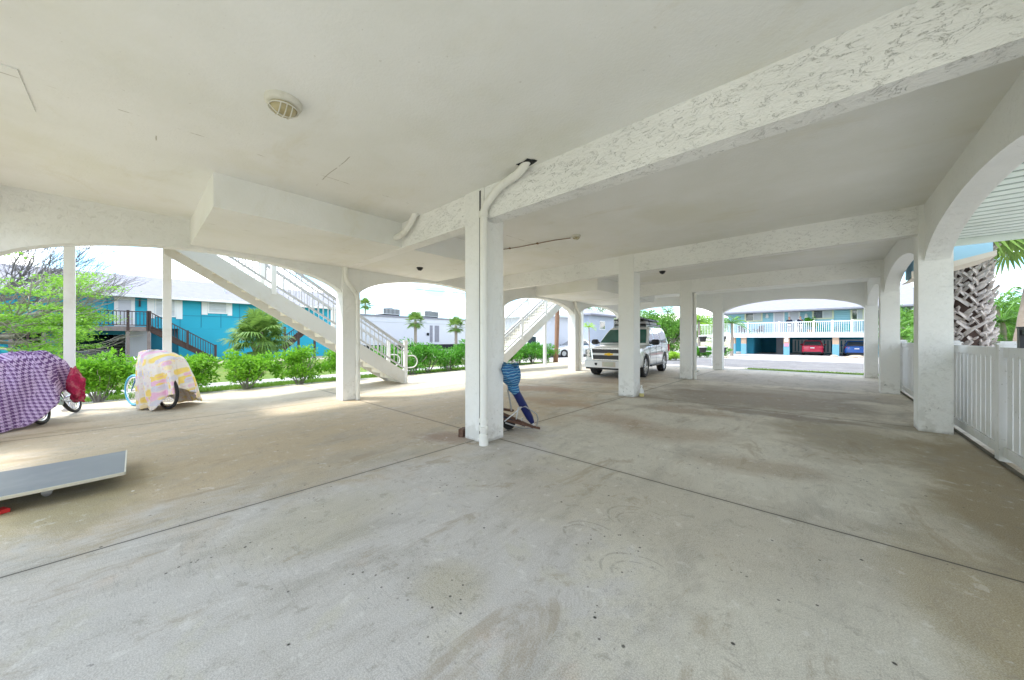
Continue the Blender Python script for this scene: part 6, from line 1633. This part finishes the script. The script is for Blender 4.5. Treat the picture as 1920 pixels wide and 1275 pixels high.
def person(label, loc, rz, hands, stride=.0, lean=0.0):
    t = thing('person', label, 'person', (0,0,0))
    # faces -y
    hl, hr = hands
    P = [(0,0,.94), (0,.01,1.10), (0,.0-lean*.3,1.30), (0,-lean*.6,1.44), (0,-lean,1.52), (0,-lean-.01,1.62), (0,-lean-.01,1.72),
         (.10,0,.90), (.11,-.02-stride,.50), (.12,.02-stride,.09), (.13,-.12-stride,.04), (-.10,0,.90), (-.11,-.02+stride,.50), (-.12,.04+stride,.09), (-.13,-.10+stride,.04),
         (.19,-lean*.6,1.42), (.25,.02-lean*.4,1.16), hl, (-.19,-lean*.6,1.42), (-.25,.02-lean*.4,1.16), hr]
    E = [(0,1),(1,2),(2,3),(3,4),(4,5),(5,6),(0,7),(7,8),(8,9),(9,10),(0,11),(11,12),(12,13),(13,14),(3,15),(15,16),(16,17),(3,18),(18,19),(19,20)]
    Rr = [(.15,.11),(.13,.10),(.155,.11),(.11,.08),.052,(.078,.09),(.07,.085),.085,.058,.036,.035,.085,.058,.036,.035,.055,.040,.028,.055,.040,.028]
    for (h, elb, sg) in ((17, 16, 1), (20, 19, -1)):      # palm, four fingers and a thumb
        hp = Vector(P[h]); d = (hp-Vector(P[elb])).normalized(); sd = d.cross(Vector((0,0,1))); sd = sd.normalized() if sd.length > .1 else Vector((1,0,0))
        P.append(tuple(hp+d*.06)); pi_ = len(P)-1; E.append((h, pi_)); Rr.append((.032,.018))
        for k, l in enumerate((.055,.065,.06,.048)):
            b_ = hp+d*.085+sd*(k-1.5)*.018; P.append(tuple(b_)); E.append((pi_, len(P)-1)); Rr.append(.009)
            P.append(tuple(b_+d*l+Vector((0,0,-.015)))); E.append((len(P)-2, len(P)-1)); Rr.append(.008)
        P.append(tuple(hp+d*.05+sd*.05*sg)); E.append((pi_, len(P)-1)); Rr.append(.010)
    b = skin_obj('body', P, E, Rr, M['skin'], t)
    hd = Vector((0, -lean-.01, 1.665))
    bm = bmesh.new(); bmesh.ops.create_uvsphere(bm, u_segments=20, v_segments=14, radius=.1)
    for v in bm.verts:
        z = v.co.z; v.co.x *= .80-.12*max(0, -z/.1); v.co.y *= 1.0; v.co.z *= 1.2; v.co += hd
    for c_, r_, s_ in ((hd+Vector((0,-.105,-.005)), .018, (.8,1.2,1.5)), (hd+Vector((.082,0,0)), .02, (.4,.9,1.4)), (hd+Vector((-.082,0,0)), .02, (.4,.9,1.4))):
        q = bmesh.ops.create_icosphere(bm, subdivisions=1, radius=r_)
        for v in q['verts']: v.co = Vector((v.co.x*s_[0], v.co.y*s_[1], v.co.z*s_[2]))+c_
    me = bpy.data.meshes.new('head'); bm.to_mesh(me); bm.free()
    for p in me.polygons: p.use_smooth = True
    h_ = link('head', me, M['skin'], t)
    mb = MB()
    for s_ in (-1, 1): mb.obox(hd+Vector((s_*.033, -.092, .012)), (.022, .012, .010))
    mb.build('eyes', M['black'], h_)
    mb = MB(); mb.obox(hd+Vector((0, -.092, -.055)), (.045, .012, .010)); mb.build('mouth', M['redpaint'], h_)
    bm = bmesh.new(); bmesh.ops.create_uvsphere(bm, u_segments=18, v_segments=12, radius=.106)
    for v in bm.verts:
        if v.co.z < .01 and v.co.y < .02: v.co *= .8
        if v.co.y < -.06 and v.co.z < .055: v.co *= .8
        v.co = Vector((v.co.x*.84, v.co.y+.008, v.co.z*1.2))+hd
    me = bpy.data.meshes.new('hair'); bm.to_mesh(me); bm.free(); link('hair', me, M['hair'], t)
    S_ = [P[0], P[1], P[2], P[3], P[15], tuple(Vector(P[15]).lerp(Vector(P[16]), .7)), P[18], tuple(Vector(P[18]).lerp(Vector(P[19]), .7)), (0, 0, .88)]
    skin_obj('shirt', S_, [(0,1),(1,2),(2,3),(3,4),(4,5),(3,6),(6,7),(0,8)], [(.185,.135),(.165,.125),(.185,.135),(.12,.09),.075,.065,.075,.065,(.185,.135)], M['navyshirt'], t)
    T_ = [P[0], P[7], P[8], tuple(Vector(P[8]).lerp(Vector(P[9]), .7)), P[11], P[12], tuple(Vector(P[12]).lerp(Vector(P[13]), .7))]
    skin_obj('trousers', T_, [(0,1),(1,2),(2,3),(0,4),(4,5),(5,6)], [(.165,.125),.105,.08,.065,.105,.08,.065], M['shorts'], t)
    for i in (10, 14):
        mb = MB(); c_ = Vector(P[i]); mb.obox(c_+Vector((0,.04,0)), (.09, .26, .08)); mb.build('shoe', M['shoe'], t, bevel=.02)
    t.location = loc; t.rotation_euler = (0, 0, rz); return t
person('person in a navy shirt standing at the balcony rail with both arms lowered', (on_y(1480, 45.75), 45.75, z_fl), 0, ((.27, -.22, 1.12), (-.27, -.22, 1.12)), .03, .03)
person('person in a navy shirt leaning at the balcony rail with one arm raised', (on_y(1500, 45.75), 45.75, z_fl), .3, ((.10, -.26, 1.36), (-.28, -.20, 1.10)), .12, .08)

# ---- power lines
M['wire'] = plain('power_cable', (.10,.10,.11), .7, .1, bump=0)
def wire(a, b, sag, lab, r=.035):
    a, b = Vector(a), Vector(b); mb = MB()
    mb.tube([a.lerp(b, i/24)+Vector((0,0,-sag*4*(i/24)*(1-i/24))) for i in range(25)], r, 5); props(mb.build('power_line', M['wire']), lab, 'power line')
def sky_pt(px, py, d): x, y = spot(px, d); return (x, y, CH+(HZ-py)/F*d)
wire(sky_pt(640, 528, 52), sky_pt(1010, 560, 52), .2, 'upper power line crossing the sky above the long pale building')
wire(sky_pt(600, 560, 60), sky_pt(950, 570, 60), 1.1, 'lower sagging power line above the roof units of the long pale building', .025)
wire(sky_pt(60, 452, 30), sky_pt(520, 507, 30), .1, 'power line crossing above the turquoise house roof', .02)
wire(sky_pt(1600, 590, 60), sky_pt(2100, 540, 60), .4, 'power line at the far right behind the leaning palm', .03)
wire(sky_pt(1000, 560, 80), sky_pt(1420, 600, 80), 1.2, 'faint power line behind the trees beyond the white car', .03)
